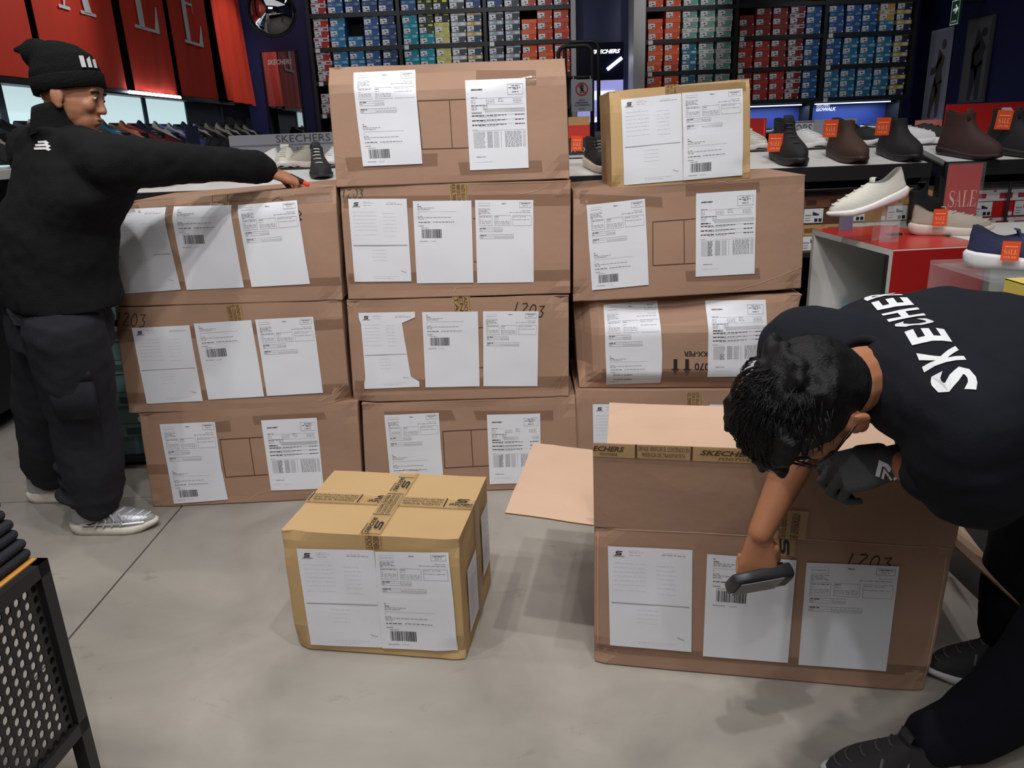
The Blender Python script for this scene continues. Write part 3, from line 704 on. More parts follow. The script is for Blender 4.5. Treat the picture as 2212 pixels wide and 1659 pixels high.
def logo_items(a, w_):
    return [('#S', a + w_ * .25, a + w_ * .75, .52, .9), ('SKECHERS', a, a + w_, .24, .46, .03, .3), ('FOOTWEAR', a + .4 * w_, a + w_, .08, .19, .01, .3)]
top = lambda u, w_: sm.P3(u, 1, w_) + Vector((0, 0, .0015))
up2 = Vector((0, 0, .004))
# along the seam (left to right)
band(sm, top(0, .42) + up2, top(1, .42) + up2, top(1, .58) + up2, top(0, .58) + up2,
     tape_items(.03, .27) + logo_items(.37, .16) + tape_items(.58, .24) + logo_items(.86, .14))
# front to back
band(sm, top(.45, 1) + up2 * 1.3, top(.45, 0) + up2 * 1.3, top(.57, 0) + up2 * 1.3, top(.57, 1) + up2 * 1.3,
     tape_items(-.0, .10)[3:] + logo_items(.12, .24) + tape_items(.42, .3) + logo_items(.78, .22))
sm.vtape([(786, 1156), (825, 1158), (827, 1186), (790, 1185)], ['SKECHERS', 'FOOT'])
# label and clear tape down the right side
e_s = (sm.P3(1, 1, 1) - sm.P3(1, 1, 0)); ex = sm.pl.e
mb = MB(); side = lambda a, b: sm.P3(1, 1 - b, a) + ex * .006
for (a0, a1, b0, b1, mi) in ((.14, .44, .33, .86, 0), (.66, .92, .18, .72, 0)):
    mb.quad(side(a0, b1), side(a1, b1), side(a1, b0), side(a0, b0), 0)
    for k in range(12):
        b_ = b0 + (b1 - b0) * (.08 + k * .07); s2 = lambda a, b: sm.P3(1, 1 - b, a) + ex * .0068
        rect(mb, s2, a0 + .04, b_, a1 - .06 - .04 * (k % 3), b_ + .004, 2)
mb.build('side_shipping_sheet', [M_paper, M_ink, M_grey], sm.root)
MB().quad(side(.46, 1), side(.60, 1), side(.60, .0), side(.46, .0)).build('clear_tape', [M_tapec], sm.root)

# --- opened carton in front at the right
OP = Carton('large opened carton with raised flaps being scanned by the bent man at right', ((1283, 1137), (2062, 1183), (2000, 1490), (1283, 1422)), 1.746, -11.2, .47, seed=14, opened=True, amp=.003)
OP.paper('A', [(1313.2, 1177.9), (1495.8, 1187.6), (1493.3, 1406.8), (1317.9, 1392)])
OP.paper('B', [(1527.6, 1196), (1720, 1207.9), (1701.2, 1430), (1518.2, 1415.5)])
OP.paper('C', [(1741.7, 1213.3), (1942.5, 1223.1), (1913.2, 1448.8), (1724, 1434.6)])
hand_1203(OP, 1822, 1194, 105, 26, M_marker, slope=3.5, lean=.35, lw=2.6)
OP.tape([(1290, 1390), (2010, 1440), (2004, 1462), (1290, 1408)])
OP.lines([[(1287, 1141), (1500, 1150), (1680, 1160), (1850, 1172), (2055, 1186)]], 2.4, M_crease, 'fold_crease')
OP.lines([[(1292, 1150), (1291, 1280), (1292, 1415)]], 2.0, M_crease, 'fold_crease'); OP.lines([[(2046, 1200), (2022, 1340), (1996, 1480)]], 2.4, M_crease, 'fold_crease')
def flap(c, a, b, out, name='open_flap', t=.004, inner=None, n=8, wave=.006):
    """flap hinged along a-b reaching to a+out"""
    a, b, out = Vector(a), Vector(b), Vector(out); nn = (b - a).cross(out).normalized() * t; mb = MB()
    g = lambda i, j: a.lerp(b, i / n) + out * (j / 4) + nn * (noise.noise(Vector((i * .5, j * .7, a.x * 9))) * wave / t * (j / 4))
    vs = [g(i, j) for j in range(5) for i in range(n + 1)]; vs2 = [v_ + nn for v_ in vs]; o = len(vs); I = lambda i, j: j * (n + 1) + i
    fs = []; m_ = []
    for j in range(4):
        for i in range(n): fs += [(I(i, j), I(i, j + 1), I(i + 1, j + 1), I(i + 1, j)), (o + I(i, j), o + I(i + 1, j), o + I(i + 1, j + 1), o + I(i, j + 1))]; m_ += [0, 1]
    for i in range(n): fs += [(I(i, 4), o + I(i, 4), o + I(i + 1, 4), I(i + 1, 4)), (I(i, 0), I(i + 1, 0), o + I(i + 1, 0), o + I(i, 0))]; m_ += [2, 2]
    for j in range(4): fs += [(I(0, j), o + I(0, j), o + I(0, j + 1), I(0, j + 1)), (I(n, j), I(n, j + 1), o + I(n, j + 1), o + I(n, j))]; m_ += [2, 2]
    mb.v = [tuple(v_) for v_ in vs + vs2]; mb.f = fs; mb.m = m_
    return mb.build(name, [M_card, inner or M_inside, M_edge], c.root)
z3 = Vector((0, 0, 1)); oe = OP.pl.e; on = OP.n
oTL, oTR = OP.P3(0, 1), OP.P3(1, 1); oBL, oBR = OP.P3(0, 1, 1), OP.P3(1, 1, 1)
# front flap stands up, leaning slightly to the viewer
fo = z3 * .235 - on * .022
ff = flap(OP, oTR, oTL, fo, name='front_flap', inner=M_card, wave=.004)
flap(OP, oBL + z3 * 0, oBR, z3 * .115 + on * .13, name='back_flap')
flap(OP, oTL, oBL, -oe * .232 + z3 * .012 + on * .02, name='left_flap')
flap(OP, oBR, oTR, oe * .17 - z3 * .155, name='right_flap')
fl_ = lambda a, b, k=.0055: oTL.lerp(oTR, a) + fo * b - on * k
pm = MB(); TB = (.86, 1.02)
ob = MB().quad(fl_(0, TB[0]), fl_(1, TB[0]), fl_(1, TB[1]), fl_(0, TB[1])).build('printed_tape', [M_tapep], OP.root)
ff2 = lambda a, b: fl_(a, TB[0] + (TB[1] - TB[0]) * b, .0062)
for k in (-.09, .30, .69): put_text(pm, 'SKECHERS', ff2, k, .42, k + .16, .78, 0, .03, .3) if k > 0 else put_text(pm, 'ECHERS', ff2, .0, .42, .09, .78, 0, .03, .3); put_text(pm, 'FOOTWEAR', ff2, max(k + .05, .02), .12, k + .16, .30, 0, .01, .3)
for k in (.12, .51):
    put_text(pm, 'PRESENCIA DEL TRANSPORTISTA', ff2, k + .02, .14, k + .14, .42); put_text(pm, 'SIRVASE VERIFICAR EL CONTENIDO EN', ff2, k + .01, .56, k + .15, .88); outline(pm, ff2, k, .04, k + .16, .98, .006)
pm.build('tape_print', [M_brownink], ob)
# vertical tape on the front flap and body with emblem
pm = MB(); q = lambda a, b: fl_(.52 + a * .075, b, .006)
rect(pm, lambda a, b: fl_(.50 + a * .105, b, .0052), 0, 0, 1, .34, 1)
put_text(pm, 'SIRVASE VERIFICAR', lambda a, b: q(b, a * .34), 0, .1, .9, .4, 0); put_text(pm, 'DEL TRANSPORTISTA', lambda a, b: q(b, a * .34), 0, .55, .9, .85, 0)
pm.build('flap_tape', [M_brownink, M_tapep], OP.root)
pm = MB(); q = OP.mapq([(1683, 1162), (1705, 1164), (1704, 1196), (1683, 1195)], .0022); s_logo(pm, lambda a, b: q(b, 1 - a), 0, 0, 1, 1)
OP.tape([(1668, 1159), (1718, 1163), (1717, 1200), (1668, 1198)], M_tapep, 'printed_tape', .0014)
pm.build('tape_emblem', [M_ink], OP.root)

# ================================================================== wall racks of shoe boxes
BOXES = {}
LABELM = mat('shoe_box_label', (228, 230, 234), .5)
def shoe_box_proto(key, body, lid, w_=.175, h=.112, d=.32, mark=None):
    mb = MB(); hb = h * .62; n = .003
    root = bpy.data.objects.new('shoe_box', None)
    bm_ = mat('box_' + key, body, .55); lm = mat('lid_' + key, lid, .55)
    b = MB().box((-w_ / 2 + n, 0.004, 0), (w_ / 2 - n, d, h - .004)).mesh('box_body', [bm_])
    l = MB(); z0 = h * .60; c = .011
    # lid with a thumb notch in its front edge
    l.box((-w_ / 2, .002, h - .003), (w_ / 2, d + .004, h - .0005)); l.box((-w_ / 2, 0, z0), (-w_ / 2 + n, d, h)); l.box((w_ / 2 - n, 0, z0), (w_ / 2, d, h))
    l.add([(-w_ / 2, 0, z0), (w_ / 2, 0, z0), (w_ / 2, 0, h - .0005), (c, 0, h - .0005), (0, 0, h - .011), (-c, 0, h - .0005), (-w_ / 2, 0, h - .0005)], [(0, 1, 2, 3, 4, 5, 6)])
    if mark:
        l.box((w_ * .12, -.0012, z0 + .010), (w_ * .42, 0, z0 + .032), 1); l.box((-w_ * .44, -.0012, z0 + .012), (-w_ * .2, 0, z0 + .03), 1)
    l = l.mesh('box_lid', [lm, mat('mark_' + key, mark or lid, .6)])
    q = MB(); q.box((-w_ * .47, 0, .006), (-w_ * .02, .004, hb - .006), 0); f = lambda x, y: (x, -.0006, y)
    for (x0, x1, y0, y1) in ((-.45, -.30, .034, .040), (-.45, -.32, .024, .027), (-.45, -.33, .014, .018)): rect(q, f, w_ * x0, y0, w_ * x1, y1, 2)
    for x0 in (-.22, -.12): rect(q, f, w_ * x0, .010, w_ * (x0 + .075), .024, 1)
    q.add([f(-w_ * .27, .036), f(-w_ * .12, .036), f(-w_ * .12, .041), f(-w_ * .19, .046), f(-w_ * .27, .052)], [(0, 1, 2, 3, 4)], 1)
    q = q.mesh('box_label', [LABELM, M_ink, M_grey])
    st = MB().box((w_ * .38, 0, .006), (w_ * .47, .004, .022)).mesh('size_sticker', [LABELM])
    BOXES[key] = (b, l, q, st); return BOXES[key]
PAL = {'red': ((176, 40, 36), (214, 210, 214), (150, 60, 60)), 'sky': ((44, 122, 176), (60, 140, 184), (150, 190, 215)), 'blue': ((44, 88, 146), (58, 104, 156), (130, 160, 195)),
       'navy': ((44, 66, 110), (46, 72, 116), (100, 125, 165)), 'teal': ((16, 142, 160), (24, 158, 172), (130, 205, 215)), 'lime': ((60, 66, 44), (42, 46, 40), (200, 210, 110)),
       'black': ((34, 34, 34), (40, 40, 38), (225, 220, 70)), 'straw': ((196, 190, 112), (206, 202, 122), (180, 174, 100)), 'slate': ((72, 78, 80), (190, 196, 200), (230, 230, 232)),
       'gold': ((28, 70, 110), (196, 166, 90), (225, 222, 215)), 'grey': ((62, 66, 74), (158, 166, 180), (215, 220, 228)), 'orange': ((222, 84, 40), (234, 104, 54), None),
       'rust': ((190, 70, 46), (204, 86, 60), None), 'mint': ((120, 170, 158), (226, 226, 222), (170, 172, 172)), 'petrol': ((44, 110, 140), (60, 130, 160), (190, 215, 225)),
       'maroon': ((140, 46, 44), (150, 54, 50), None), 'brick': ((172, 56, 46), (184, 64, 52), None), 'wine': ((128, 34, 40), (196, 196, 200), (150, 70, 80)),
       'azure': ((48, 118, 160), (70, 138, 174), (160, 200, 218)), 'cobalt': ((42, 90, 150), (48, 98, 156), (110, 150, 195)), 'plum': ((46, 44, 86), (196, 184, 96), (225, 222, 215)),
       'sand': ((200, 160, 80), (214, 202, 176), (160, 150, 130)), 'sea': ((96, 128, 126), (104, 138, 134), (60, 80, 78)), 'kraft': ((176, 140, 92), (186, 150, 100), (120, 86, 50)),
       'brown': ((92, 58, 42), (110, 74, 52), (60, 38, 28)), 'white': ((196, 26, 30), (216, 214, 216), (170, 40, 60)), 'pale': ((214, 210, 205), (222, 220, 216), (130, 130, 130)),
       'yellow': ((216, 196, 90), (222, 202, 96), (60, 60, 40)), 'aqua': ((118, 186, 196), (130, 196, 204), (230, 160, 170))}
CW = {'red': 'red shoe box with white lid', 'sky': 'sky blue shoe box', 'blue': 'mid blue shoe box', 'navy': 'dark navy shoe box', 'teal': 'teal shoe box', 'lime': 'black and lime shoe box',
      'black': 'black shoe box with yellow sticker', 'straw': 'pale yellow shoe box', 'slate': 'slate shoe box with white lid', 'gold': 'navy shoe box with gold lid', 'grey': 'charcoal shoe box with pale grey lid',
      'orange': 'orange shoe box', 'rust': 'rust red shoe box', 'mint': 'mint shoe box with white lid', 'petrol': 'petrol blue shoe box', 'maroon': 'maroon shoe box', 'brick': 'brick red shoe box',
      'wine': 'wine shoe box with white lid', 'azure': 'azure shoe box', 'cobalt': 'cobalt blue shoe box', 'plum': 'indigo shoe box with yellow lid', 'sand': 'sand coloured shoe box'}
for k, (b_, l_, mk) in PAL.items(): shoe_box_proto(k, b_, l_, mark=mk)
def shoe_box(key, loc, rz, label, group, sc=1.0):
    r_ = bpy.data.objects.new('shoe_box', None); COL.objects.link(r_); r_.location = loc; r_.rotation_euler = (0, 0, rz); r_.scale = (sc,) * 3
    r_.empty_display_size = .05
    r_['label'] = label; r_['category'] = 'shoe box'; r_['group'] = group
    for me, nm in zip(BOXES[key], ('box_body', 'box_lid', 'box_label', 'size_sticker')):
        o = bpy.data.objects.new(nm, me); COL.objects.link(o); o.parent = r_
    return r_
YR = 9.5
ORD = ['leftmost', 'second', 'third', 'fourth', 'fifth', 'sixth', 'seventh', 'eighth', 'ninth', 'tenth', 'eleventh', 'twelfth', 'thirteenth', 'fourteenth', 'rightmost']
def rack(xs, zshelf, cols, side, z0=0, ztop=3.6, skip=None):
    """xs: bay upright positions; zshelf: top z of every board, cols[row] = list of 15 stacks of colour keys from the bottom"""
    t = thing('wall_shelf_rack', 'tall black shelf rack full of shoe boxes on the %s of the back wall' % side, 'shelf', ((xs[0] + xs[-1]) / 2, YR + .2, 0))
    for x in xs: MB().box((x - .02, YR - .02, z0), (x + .02, YR + .42, ztop)).build('upright', M_dark, t)
    for z in zshelf: MB().box((xs[0], YR - .01, z - .045), (xs[-1], YR + .42, z)).build('shelf_board', M_dark, t)
    MB().box((xs[0], YR + .4, z0), (xs[-1], YR + .42, ztop)).build('back_panel', mat('rack_back', (58, 58, 66), .7), t)
    for z in zshelf[:3]:
        for i in range(3): MB().box((xs[i] + .045, YR - .013, z - .05), (xs[i] + .095, YR - .0105, z - .005)).build('shelf_tag', LABELM, t)
    for r_, (z, row) in enumerate(zip(zshelf, cols)):
        for c, st in enumerate(row):
            bay = c // 5; x = xs[bay] + .03 + (xs[bay + 1] - xs[bay] - .06) * ((c % 5) + .5) / 5
            for k, key in enumerate(st):
                jx = random.uniform(-.006, .006); hgt = .112 * .96
                pos = ('alone' if len(st) == 1 else ('bottom', 'middle' if len(st) == 3 else 'top', 'top')[k])
                lab = '%s, %s of %s stack, %s shelf, %s rack' % (CW[key], pos, ORD[c], (('lowest', 'middle', 'upper', 'topmost') if side == 'right' else ('bottom', 'lowest full', 'middle', 'upper', 'topmost'))[r_], side)
                shoe_box(key, (x + jx, YR + .005 + random.uniform(0, .012), z + .001 + k * (hgt + .001)), random.uniform(-.02, .02), lab, 'shoe boxes on the %s back-wall rack' % side, .96)
Z2 = aty(950, 97.6 - 3.5, YR).z; Z1 = aty(950, 23.7 - 3.5, YR).z; ZD = Z1 - Z2
zl = [Z2 - ZD, Z2, Z1, Z1 + ZD]
xl = [aty(p, 60, YR).x for p in (668, 862, 1048, 1237)]
Lc = ['red', 'sky', 'sky', 'blue', 'navy', 'teal', 'teal', 'straw', 'slate', 'gold', 'grey', 'grey', 'orange', 'orange', 'rust']
rowC = [[k] * 3 for k in Lc]; rowC[3] = ['blue'] * 3; rowC[4] = ['navy', 'navy', 'navy']
rowB = [['red'] * 3, ['sky'] * 3, ['sky'], ['blue'] * 3, ['navy'] * 3, ['teal'] * 3, ['teal', 'lime', 'lime'], ['straw', 'straw', 'black'], ['slate'] * 3, ['gold'] * 3, ['grey'] * 3, ['grey'] * 3, ['orange'] * 2, ['rust'] * 3, ['rust'] * 3]
rowA = [[k] * 2 for k in ['red', 'blue', 'navy', 'navy', 'navy', 'blue', 'lime', 'black', 'slate', 'navy', 'navy', 'grey', 'rust', 'maroon', 'maroon']]
rack(xl, [zl[0] - ZD] + zl, [[['red'] * 2] + [[]] * 14, rowC, rowB, rowA, []], 'left')
xr = [aty(p, 60, YR).x for p in (1392, 1590, 1782, 1975)]
z1 = aty(1600, 79, YR).z; z2 = aty(1600, 148, YR).z; z3_ = aty(1600, 218, YR).z
zr = [z3_, z2, z1, 2 * z1 - z2]
b1 = [['orange', 'orange', 'petrol', 'mint', 'mint']]
R1 = [['orange', 'orange', 'orange'], ['orange', 'orange', 'orange'], ['petrol', 'petrol', 'petrol'], ['mint'] * 3, ['mint'] * 3, ['maroon'] * 3, ['brick'] * 3, ['brick'] * 3, ['wine'] * 3, ['cobalt'] * 3, ['azure'] * 3, ['azure'] * 3, ['azure'] * 3, ['azure'] * 3, ['plum'] * 3]
R2_ = [['orange'] * 3, ['rust', 'orange', 'orange'], ['petrol'] * 3, ['mint'] * 3, ['mint'] * 3, ['brick'] * 3, ['brick'] * 3, ['maroon'] * 3, ['wine'] * 3, ['cobalt'] * 3, ['cobalt'] * 3, ['azure'] * 3, ['azure'] * 3, ['azure'] * 3, ['plum'] * 3]
R3_ = [['orange'] * 2, ['orange'] * 3, ['mint'] * 3, ['mint'] * 3, ['mint'] * 3, ['maroon'] * 2, ['maroon'] * 3, ['maroon'] * 3, ['wine'] * 3, ['cobalt'] * 3, ['cobalt'] * 3, ['cobalt'] * 3, ['cobalt'] * 3, ['azure', 'sand', 'sand'], ['plum'] * 3]
R4_ = [['orange'], ['orange'], ['mint'], ['mint'], ['mint']] + [[]] * 10
rack(xr, zr, [R1, R2_, R3_, R4_], 'right', z0=z3_ - .046)
# lit display niche under the right rack
t = thing('lit_shoe_niche', 'long lit blue niche with white sneakers below the right shoe box rack', 'display', (3.3, YR + .2, 0))
mb_blue = mat('niche_blue', (52, 74, 150), .5)
zt = z3_ - .05; zb = aty(1800, 262, YR).z
MB().box((xr[0], YR + .30, zb - .1), (xr[-1], YR + .36, zt)).build('niche_back', mb_blue, t)
MB().box((xr[0], YR - .02, zb - .14), (xr[-1], YR + .36, zb - .1)).build('niche_floor', M_dark, t)
xn = [aty(p, 240, YR).x for p in (1392, 1572, 1750, 1942)]
for x in xn: MB().box((x - .02, YR - .03, 0), (x + .02, YR + .36, zt)).build('niche_post', M_dark, t)
for i in range(3): MB().box((xn[i] + .08, YR + .06, zt - .022), (xn[i + 1] - .08, YR + .09, zt - .010)).build('light_tube', mat('tube_blue', (200, 220, 255), emit=2), t)
pm = MB(); f = lambda px, py: aty(px, py, YR + .295)
q = lambda a, b: Vector((f(1762 + 43 * a, 244).x, YR + .292, f(1780, 240 - 16 * b).z))
put_text(pm, 'SKECHERS', q, 0, .58, .68, .98, 0, .02, .2); put_text(pm, 'GOWALK', q, 0, 0, 1, .5, 0, .03, .25)
pm.build('niche_lettering', [mat('letter_white', (235, 240, 255), .5, emit=.6)], t)
for i in (0, 1, 2):
    l = bpy.data.lights.new('niche_light', 'AREA'); l.shape = 'RECTANGLE'; l.size = .85; l.size_y = .05; l.energy = 3.0; l.color = (.62, .76, 1)
    o = bpy.data.objects.new('niche_light', l); COL.objects.link(o); o.location = ((xn[i] + xn[i + 1]) / 2, YR + .12, zt - .03); o.parent = t; o.matrix_parent_inverse = MWI(t)

# ================================================================== shoes
PROF_HI = [(0, 0, 1, 1), (.10, -.012, 1.0, 1), (.22, -.012, .985, .98), (.31, -.004, .93, .93), (.40, .0, .82, .87), (.50, .01, .69, .80), (.60, .02, .58, .74), (.72, .025, .51, .71), (.86, .02, .475, .72), (1, .005, .465, .75)]
PROF_LO = [(0, 0, 1, 1), (.14, -.012, 1.0, 1), (.30, -.010, .985, .98), (.44, -.002, .94, .94), (.56, .0, .86, .89), (.68, .0, .75, .83), (.80, .004, .64, .77), (.91, .01, .55, .72), (1, .012, .48, .70)]
def shoe_meshes(L=.28, H=.10, W=.098, sole=.028, heel=None, toe=.052, instep=.45, collar=(.0, .36), col=(40, 40, 42), solec=(230, 228, 225), lace=None, tongue=None, dip=.012, bulk=1.0, key='s', flare=0):
    """x forward, heel at x=0, origin under the heel; returns list of (name, mesh)"""
    heel = heel or H
    up = mat('upper_' + key, col, .8, bump=.15, bscale=120); so = mat('sole_' + key, solec, .55); li = mat('lining_' + key, tuple(int(c * .55) for c in col), .9)
    def outl(x0, x1, wk, z, tilt=0, dipk=0):
        r_ = []
        for k in range(28):
            t = 2 * math.pi * k / 28; c_, s_ = math.cos(t), math.sin(t)
            x = (x0 + x1) / 2 + (x1 - x0) / 2 * (abs(c_) ** .8 * (1 if c_ > 0 else -1))
            f_ = x / L; wd = W / 2 * (.72 + .30 * S((f_ - .2) / .5) - .30 * S((f_ - .72) / .3)) * wk
            y = wd * (abs(s_) ** .75 * (1 if s_ > 0 else -1)) + .006 * math.sin(f_ * 3)
            zz_ = z + tilt * (x - x0) / max(.01, x1 - x0) - dipk * math.sin(math.pi * max(0, min(1, (x - x0) / max(.01, x1 - x0))))
            r_.append((x, y, zz_))
        return r_
    m_s = MB(); hs = sole * 1.25
    def zs(x): return hs + (sole * .8 - hs) * S(x / L / .6)
    lev = []
    for (g, zk) in ((.0, 0.0), (.004 + flare, .35), (.006 + flare, .8), (.002, 1.0)):
        ring = outl(-g, L + g, 1 + g * 14, 0)
        lev.append([(x, y, zk * zs(x) + (.016 * S((x / L - .78) / .22) + .006 * S((.1 - x / L) / .1)) * (1 - zk * .4)) for x, y, z in ring])
    m_s.rings(lev)
    m_u = MB(); lv = []
    topz = H
    prof = PROF_HI if H > .115 else PROF_LO
    def zk_(k): return sole * .75 + (topz - sole * .75) * k
    for (k, a0, a1, wk) in prof:
        a1 = a1 if a1 > .62 else a1 * (collar[1] / .42) ** .5
        ring = outl(L * a0 + .003, L * a1 - .002, wk * bulk * .97, zk_(k), dipk=dip * k)
        if k < .2: ring = [(x, y, z_ + (zs(x) - sole * .75) * (1 - k * 5)) for x, y, z_ in ring]
        lv.append([(x, y, z_ + (heel - H) * k * S((collar[1] * .8 - x / L) / .3)) for x, y, z_ in ring])
    m_u.rings(lv, 0, cap=False)
    def x1_at(k):
        for (k0, _, a, _), (k1, _, b, _) in zip(prof, prof[1:]):
            if k0 <= k <= k1: return L * (a + (b - a) * (k - k0) / (k1 - k0))
        return L * .45
    last = lv[-1]; cx = sum(p[0] for p in last) / 28
    inn = [[(cx + (x - cx) * s_, y * s_, z - dz) for x, y, z in last] for s_, dz in ((1, 0), (.86, -.002), (.80, .012), (.74, .035))]
    m_u.rings(inn, 1, cap=False); m_u.add(inn[-1], [tuple(range(28))], 1)
    out = [('sole', m_s.mesh('sole', [so], True)), ('upper', m_u.mesh('upper', [up, li], True))]
    m_l = MB(); lc = lace or tuple(min(255, int(c * 1.25 + 12)) for c in col)
    # laces crossing the instep
    for i in range(5):
        k = .92 - i * .12
        x1 = x1_at(k) + .001; z = zk_(k) - dip * k * .3
        hw = W * .20
        x1 -= dip * 0
        m_l.tube([(x1 - .020, -hw, z - .001), (x1 - .004, -hw * .4, z + .004), (x1 + .001, hw * .4, z + .004), (x1 - .014, hw, z - .004)], .0026, 6)
    if lace is not None: out.append(('laces', m_l.mesh('laces', [mat('lace_' + key, lc, .8)], True)))
    if tongue:
        m_t = MB(); x_ = L * collar[1]
        m_t.loft([((x_ + .01, 0, topz - .03), (.006, 0, 0), (0, W * .2, 0)), ((x_ - .004, 0, topz + .012), (.005, 0, .001), (0, W * .2, 0)), ((x_ - .012, 0, topz + tongue), (.003, 0, .001), (0, W * .16, 0))], 12)
        out.append(('tongue', m_t.mesh('tongue', [up], True)))
    return out
PROTO = {}
def shoe(key, loc, rz, label, group=None, cat='shoe', tilt=0, sc=1.0, roll=0, name='sneaker', sale=None):
    r_ = thing(name, label, cat, loc, group); r_.rotation_euler = (roll, tilt, rz); r_.scale = (sc,) * 3
    for nm, me in PROTO[key]:
        o = bpy.data.objects.new(nm, me); COL.objects.link(o); o.parent = r_
    if sale:
        sx, sy, sz, rz2, w_ = sale
        tg = MB(); E = Matrix.Rotation(rz2, 3, 'Z')
        T = Matrix.Translation(Vector((sx, sy, sz)))
        tg.add([T @ (E @ Vector(p)) for p in ((-w_ / 2, 0, 0), (w_ / 2, 0, 0), (w_ / 2, 0, w_ * 1.25), (-w_ / 2, 0, w_ * 1.25), (-w_ / 2, .001, 0), (w_ / 2, .001, 0), (w_ / 2, .001, w_ * 1.25), (-w_ / 2, .001, w_ * 1.25))],
               [(0, 1, 2, 3), (7, 6, 5, 4), (0, 4, 5, 1), (1, 5, 6, 2), (2, 6, 7, 3), (3, 7, 4, 0)])
        f = lambda x, y: T @ (E @ Vector((x * w_ - w_ / 2, -.0006, y * w_)))
        for i, ch in enumerate('SALE'): serif(ch, tg, f, .14 + i * .185, .42, .17, .3, 1)
        rect(tg, f, .14, .88, .86, .94, 1)
        put_text(tg, '199.90', f, .16, .14, .84, .30, 1)
        o = tg.build('sale_tag', [M_orange, M_cream]); o.parent = r_
    return r_
PROTO['boot_black'] = shoe_meshes(.285, .155, .105, .034, toe=.06, instep=.62, collar=(.02, .42), col=(26, 26, 27), solec=(38, 38, 40), lace=(60, 60, 62), tongue=.02, key='bb')
PROTO['boot_brown'] = shoe_meshes(.285, .15, .108, .030, instep=.62, collar=(.02, .43), col=(66, 44, 36), solec=(62, 44, 38), key='br', bulk=1.05)
PROTO['boot_slip'] = shoe_meshes(.285, .15, .108, .030, instep=.62, collar=(.02, .43), col=(24, 23, 26), solec=(34, 32, 36), key='bs', bulk=1.05)
PROTO['chelsea'] = shoe_meshes(.285, .175, .104, .024, instep=.72, collar=(.03, .40), col=(64, 42, 40), solec=(48, 34, 34), key='ch', tongue=.012)
PROTO['chelsea_black'] = shoe_meshes(.285, .175, .104, .028, instep=.72, collar=(.03, .40), col=(28, 26, 28), solec=(34, 32, 34), key='chb', tongue=.012)
PROTO['trail'] = shoe_meshes(.285, .13, .104, .036, instep=.6, collar=(.02, .42), col=(30, 30, 31), solec=(214, 202, 186), lace=(150, 150, 150), tongue=.03, key='tr', flare=.004)
PROTO['white'] = shoe_meshes(.285, .092, .10, .030, instep=.55, collar=(.02, .40), col=(214, 212, 202), solec=(236, 230, 230), lace=(196, 196, 180), tongue=.012, key='wh', heel=.112, flare=.003)
PROTO['grey'] = shoe_meshes(.285, .092, .10, .034, instep=.55, collar=(.02, .40), col=(170, 162, 150), solec=(210, 196, 186), lace=(184, 178, 160), tongue=.012, key='gr', heel=.112, flare=.003)
PROTO['navy'] = shoe_meshes(.285, .094, .102, .036, instep=.55, collar=(.02, .42), col=(40, 46, 82), solec=(222, 222, 226), lace=(190, 170, 180), tongue=.014, key='nv', heel=.116, flare=.003)
PROTO['plain_white'] = shoe_meshes(.27, .085, .095, .026, instep=.5, collar=(.02, .40), col=(226, 226, 228), solec=(238, 238, 240), lace=(220, 220, 222), key='pw', heel=.1)
PROTO['black_white'] = shoe_meshes(.27, .085, .095, .030, instep=.5, collar=(.02, .40), col=(34, 34, 38), solec=(232, 232, 234), lace=(60, 60, 60), key='bw', heel=.1)
PROTO['black_lace'] = shoe_meshes(.28, .125, .10, .026, instep=.6, collar=(.02, .42), col=(34, 34, 35), solec=(30, 30, 31), lace=(200, 200, 200), tongue=.02, key='bl')
PROTO['slipper'] = shoe_meshes(.27, .06, .09, .03, instep=.45, collar=(.1, .5), col=(60, 40, 60), solec=(236, 238, 244), key='sl')

# sneakers in the lit niche
for i, (px, k, rz, lb) in enumerate(((1655, 'black_white', .1, 'black strappy sneaker with white sole, first shoe in the lit blue niche'), (1718, 'black_white', 0, 'black shoe with thick white sole, second shoe in the lit blue niche'),
                                     (1768, 'slipper', 0, 'white soled sandal with pink tag, third shoe in the lit blue niche'), (1838, 'plain_white', 0, 'all white sneaker in the lit blue niche'),
                                     (1895, 'slipper', .0, 'white flat slip-on, last shoe in the lit blue niche'))):
    p = aty(px, 252, YR); shoe(k, (p.x - .13, YR + .12, zb - .1), rz, lb, 'shoes in the lit blue niche', sc=1.0)

